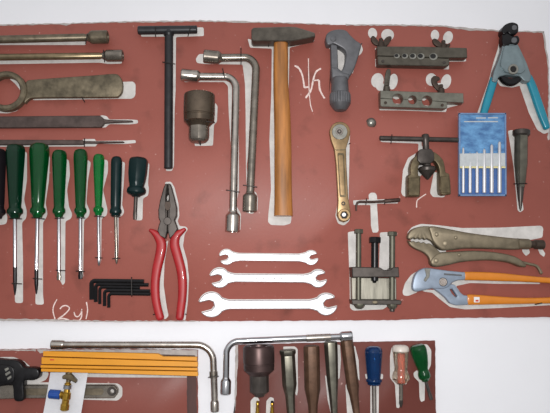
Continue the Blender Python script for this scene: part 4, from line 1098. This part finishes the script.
t = thing('brass_valve', 'small brass valve with a blue cap against the milky plastic bag', 'valve', 66, 392)
t.location = P(66, 392, HB + .016)
vh = HB + .0245
obj('body', lathe(NB(), (68.4, 380), (64.2, 411), vh, [(0, 2.4), (3, 2.4), (3.4, 3.6), (8, 3.8), (9, 3), (12, 3.4), (13, 4.6), (19, 4.8), (20, 3.8), (24, 3.8), (25, 4.6), (30, 4.6), (31, 3), (31, 0)], 24, hexmod(1e9, 0, .5)), 'brass', t, angle=25)
obj('side_port', lathe(NB(), (66.4, 395.4), (57, 394.4), vh, [(0, 3), (4, 3), (4.4, 3.6), (9.4, 3.6)], 20), 'brass', t)
obj('cap', lathe(NB(), (60.4, 394.8), (49, 393.8), vh, [(0, 0), (0, 4), (.6, 4.6), (10.6, 4.6), (11.4, 3.8), (11.4, 0)], 40, lambda a, d: 1 - (.05 if int(a / (2 * PI) * 20) % 2 else 0)), 'bluecap', t, label='blue ribbed cap')
obj('collar', lathe(NB(), (68, 384.6), (67.4, 389), vh, [(0, 3.6), (.5, 4.3), (4, 4.3), (4.4, 3.6)], 20), 'chrome', t)
obj('tap_lever', prism(NB(), rnd([(62, 376), (66, 374), (71, 374.6), (76.6, 380.6), (75.6, 383.4), (71, 380.6), (66, 379.4), (62, 379)], 1), vh - .0015, vh + .0058, .001), 'bronze', t)
obj('stem', lathe(NB(), (69, 371), (68.4, 382), vh, [(0, 0), (0, 2), (1, 3.2), (5, 3.2), (6, 2.4), (11, 2.4)], 18), 'bronze', t)

# lower right board tools
t, hc = punch('grey-green steel punch beside the large dark socket, lower board', (287.6, 349.6), (291.8, 425), [(0, 0), (0, 7.6), (.8, 8.4), (3.6, 8.4), (6, 7.2), (8, 7.4), (35, 7.4), (40, 6.4), (46, 5), (62, 4.4), (75, 3), (75, 0)], 'punchsteel', None, 'punches on the lower board', 1e9, .7)
t, hc = punch('thick dark brown punch between two grey ones, lower board', (311.4, 345.4), (313.4, 426), [(0, 0), (0, 7), (.8, 8), (3, 8.3), (44, 8.2), (50, 6.8), (60, 5), (78, 4), (80, 0)], 'rust', None, 'punches on the lower board', 1e9, .5)
t, hc = punch('slim grey-green punch touching the rusty one, lower board', (330.6, 341.4), (335, 428), [(0, 0), (0, 6), (.8, 6.8), (3, 7), (14, 6.8), (40, 5.8), (55, 4.4), (72, 3.4), (86, 2.6), (86, 0)], 'punchsteel', None, 'punches on the lower board', 1e9, .7)
t, hc = punch('tilted rusty brown punch, rightmost of the four on the lower board', (346.6, 339.6), (358.4, 428), [(0, 0), (0, 5.6), (.8, 6.4), (3, 6.6), (20, 6.7), (48, 6.4), (56, 4.8), (72, 3.6), (89, 2.4), (89, 0)], 'rust', None, 'punches on the lower board', 1e9, .4)

for (x, lab, top) in ((257.6, 'left one of the two brass pins under the dark socket', 'brass'), (272.2, 'right one of the two brass pins under the dark socket', 'jet')):
    t = thing('brass_pin', lab, 'pin', x, 413, 'brass pins under the dark socket')
    obj('pin', lathe(NB(), (x, 402.4), (x - .6, 436), HB + .004, [(0, 0), (0, 1.3), (.6, 1.7), (3, 1.7), (3.4, 1.3), (4.4, 1.3), (4.8, 1.8), (9, 1.9), (9.4, 2.2), (33, 2.2), (33, 0)], 18), 'brass', t)
    obj('pin_tip', lathe(NB(), (x, 400.8), (x, 403.4), HB + .004, [(0, 0), (0, 1.1), (.4, 1.5), (2.6, 1.5), (2.6, 0)], 16), top, t)

G2 = 'short screwdrivers on the lower board'
screwdriver('navy blue screwdriver, left of the clear one on the lower board', 373.6, 346, 385, 9.2, 7.2, 8.2, 2.3, 428, 440, 'navy', 'midsteel', k=.6, x2=374, xe=374.6, group=G2, shaft='steel', waist=.8, flat_tip=True, neck=.8)
t = thing('screwdriver', 'clear-handled screwdriver with a coral core on the lower board', 'screwdriver', 401, 382, G2)
hc = HB + 8.4 * .0015
obj('handle', lathe(NB(), (400.4, 345.4), (401, 384), hc, [(0, 0), (0, 5), (.8, 7), (2.6, 8.2), (6, 8.4), (14, 7.8), (22, 6.8), (25, 6.6), (28, 8), (31, 8.8), (34, 8.6), (37, 5.6), (38.6, 4), (38.6, 0)], 48, hexmod(24, .5, .6)), 'clear', t, angle=28)
obj('core', lathe(NB(), (400.8, 353), (401.2, 382), hc, [(0, 0), (0, 2.2), (1, 2.7), (28, 2.7), (29, 2), (29, 0)], 18), 'coral', t, label='coral core inside the clear handle')
obj('end_cap', lathe(NB(), (400.4, 345.2), (400.5, 351.4), hc, [(0, 0), (0, 5.4), (.8, 7.3), (2.6, 8.5), (5.4, 8.7), (6.2, 8.2), (6.2, 0)], 36), 'capwhite', t, label='whitish end cap')
obj('shaft', lathe(NB(), (401, 381), (401, 400), hc, [(0, 0), (0, 2), (19, 2), (19, 0)], 16), 'midsteel', t)
obj('tip', lathe(NB(), (401, 399.6), (401, 407.4), hc, [(0, 0), (0, 2), (4, 2), (7.8, .6), (7.8, 0)], 16), 'gunmetal', t)
t = thing('screwdriver', 'tilted stubby green screwdriver at the right edge of the lower board', 'screwdriver', 421, 372, G2)
hc = HB + 8.8 * .0015
obj('handle', lathe(NB(), (417, 344.6), (425.6, 381), hc, [(0, 0), (0, 5), (.8, 7), (2.4, 8.3), (5, 8.8), (12, 8.4), (20, 7), (25, 5.4), (27, 5.2), (28.6, 6), (31, 6.4), (34, 6), (36, 4), (37.4, 3.4), (37.4, 0)], 48, hexmod(25, .5, .5)), 'green', t, angle=28)
obj('shaft', lathe(NB(), (425.4, 380), (429.4, 393), hc, [(0, 0), (0, 1.7), (13.6, 1.7), (13.6, 0)], 16), 'gunmetal', t)
obj('tip', lathe(NB(), (429.2, 392.4), (431.4, 399.6), hc, [(0, 0), (0, 1.7), (3, 2), (7.6, 1.8), (7.6, 0)], 16, None, .5), 'gunmetal', t)

# ---------------------------------------------------------------- wire hooks that hold the tools
for a in ((85.6, 43.6, 87.4, 34, .024), (104.6, 61.8, 103.4, 50, .024), (84.6, 102, 81.6, 96.6, .0155), (155.6, 36.8, 155.4, 26, .0205), (188, 36, 190.6, 27, .0205), (162.6, 62, 175, 64, .0205),
          (241, 48, 241, 64.4, .0245), (222.6, 68.4, 224.6, 78, .0245), (226.4, 190, 239.6, 192, .0235), (243.4, 185, 257, 187, .0235), (184.4, 119.4, 214.6, 122.4, .046),
          (9, 218.6, 21.6, 218.8, .0235), (31.6, 217.6, 44.6, 219, .0245), (55, 218.4, 64, 218, .022), (76.6, 217.8, 85, 218, .021), (94, 216, 104, 217, .018), (112, 216.4, 120, 217, .019),
          (12, 283.4, 21.6, 283.8, .0245), (33, 278.4, 42, 279, .0245), (56, 270.2, 65, 270.6, .0215), (76, 271, 84.4, 271.4, .0205), (95.6, 257.6, 102.4, 258, .0175), (112.6, 258.6, 119.8, 258.2, .0185),
          (131.6, 277.4, 131.8, 296.4, .0145), (365.8, 204.6, 366.6, 198.6, .0115), (384.4, 204.2, 386, 199, .0125), (514, 183.8, 527, 183.4, .0275), (391, 143.4, 392, 134.6, .0225), (84.6, 138.6, 84.4, 146.6, .0135)):
    hook(B1, *a)
for a in ((200.6, 144.6, 197.4, 139.4, .038), (268.6, 46.6, 268, 44, .012), (360.6, 45, 362, 43, .02), (154.4, 314.2, 153, 314.8, .02), (185.4, 314, 186.4, 314.4, .02), (349, 144, 350.4, 143, .014), (542, 303, 535, 304.4, .017)):
    peg(B1, *a)
for a in ((208.4, 377.4, 218.6, 376.2, .0225),):
    hook(B2, *a)
for a in ((284, 382.4, 299, 381.4, .0335), (366, 385, 382, 384.6, .034)):
    hook(B3, *a) if False else None
peg(B3, 47, 372.6, 50, 373.2, .016) if False else None

# ---------------------------------------------------------------- light, world, camera
w = bpy.data.worlds.new('room_light')
bpy.context.scene.world = w
w.use_nodes = True
N, L = w.node_tree.nodes, w.node_tree.links
bg = N['Background']
tc = N.new('ShaderNodeTexCoord')
sp = N.new('ShaderNodeSeparateXYZ')
L.new(tc.outputs['Generated'], sp.inputs['Vector'])
rp = N.new('ShaderNodeValToRGB')
e = rp.color_ramp.elements
e[0].position = 0.; e[0].color = (.1, .1, .1, 1)
e[1].position = 1.; e[1].color = (.95, .97, 1., 1)
for p, v in ((.38, .26), (.5, .55), (.72, .85)):
    q = rp.color_ramp.elements.new(p); q.color = (v, v * 1.005, v * 1.02, 1)
ma = N.new('ShaderNodeMath'); ma.operation = 'MULTIPLY_ADD'
ma.inputs[1].default_value = .5; ma.inputs[2].default_value = .5
L.new(sp.outputs['Z'], ma.inputs[0])
L.new(ma.outputs[0], rp.inputs['Fac'])
ab = N.new('ShaderNodeMath'); ab.operation = 'ABSOLUTE'
L.new(sp.outputs['Y'], ab.inputs[0])
mr = N.new('ShaderNodeMapRange')
mr.inputs['From Min'].default_value = .1; mr.inputs['From Max'].default_value = .95
mr.inputs['To Min'].default_value = .42; mr.inputs['To Max'].default_value = 1.25
L.new(ab.outputs[0], mr.inputs['Value'])
ml = N.new('ShaderNodeMix'); ml.data_type = 'RGBA'; ml.blend_type = 'MULTIPLY'
ml.inputs['Factor'].default_value = 1
L.new(rp.outputs['Color'], ml.inputs['A']); L.new(mr.outputs['Result'], ml.inputs['B'])
L.new(ml.outputs['Result'], bg.inputs['Color'])
bg.inputs['Strength'].default_value = .74

def area(name, loc, target, size, power, col):
    l = bpy.data.lights.new(name, 'AREA')
    l.shape = 'DISK'
    l.size = size; l.energy = power; l.color = col
    o = bpy.data.objects.new(name, l)
    C.objects.link(o)
    o.location = loc
    o.rotation_euler = (Vector(target) - Vector(loc)).to_track_quat('-Z', 'Y').to_euler()
    return o
area('camera_flash', (.005, -D - .01, ZC + .025), (.03, 0, ZC + .06), .05, 7.4, (1, .99, .98))

cam = bpy.data.cameras.new('camera')
cam.sensor_width = 36
cam.sensor_fit = 'HORIZONTAL'
cam.lens = 36 * F / 550
cam.clip_start = .01
co = bpy.data.objects.new('camera', cam)
C.objects.link(co)
co.location = CAM
co.rotation_euler = FWD.to_track_quat('-Z', 'Y').to_euler()
sc_ = bpy.context.scene
sc_.camera = co
sc_.view_settings.view_transform = 'Standard'
sc_.view_settings.look = 'None'
sc_.view_settings.gamma = 1
sc_.view_settings.exposure = .1
sc_.view_settings.use_curve_mapping = False
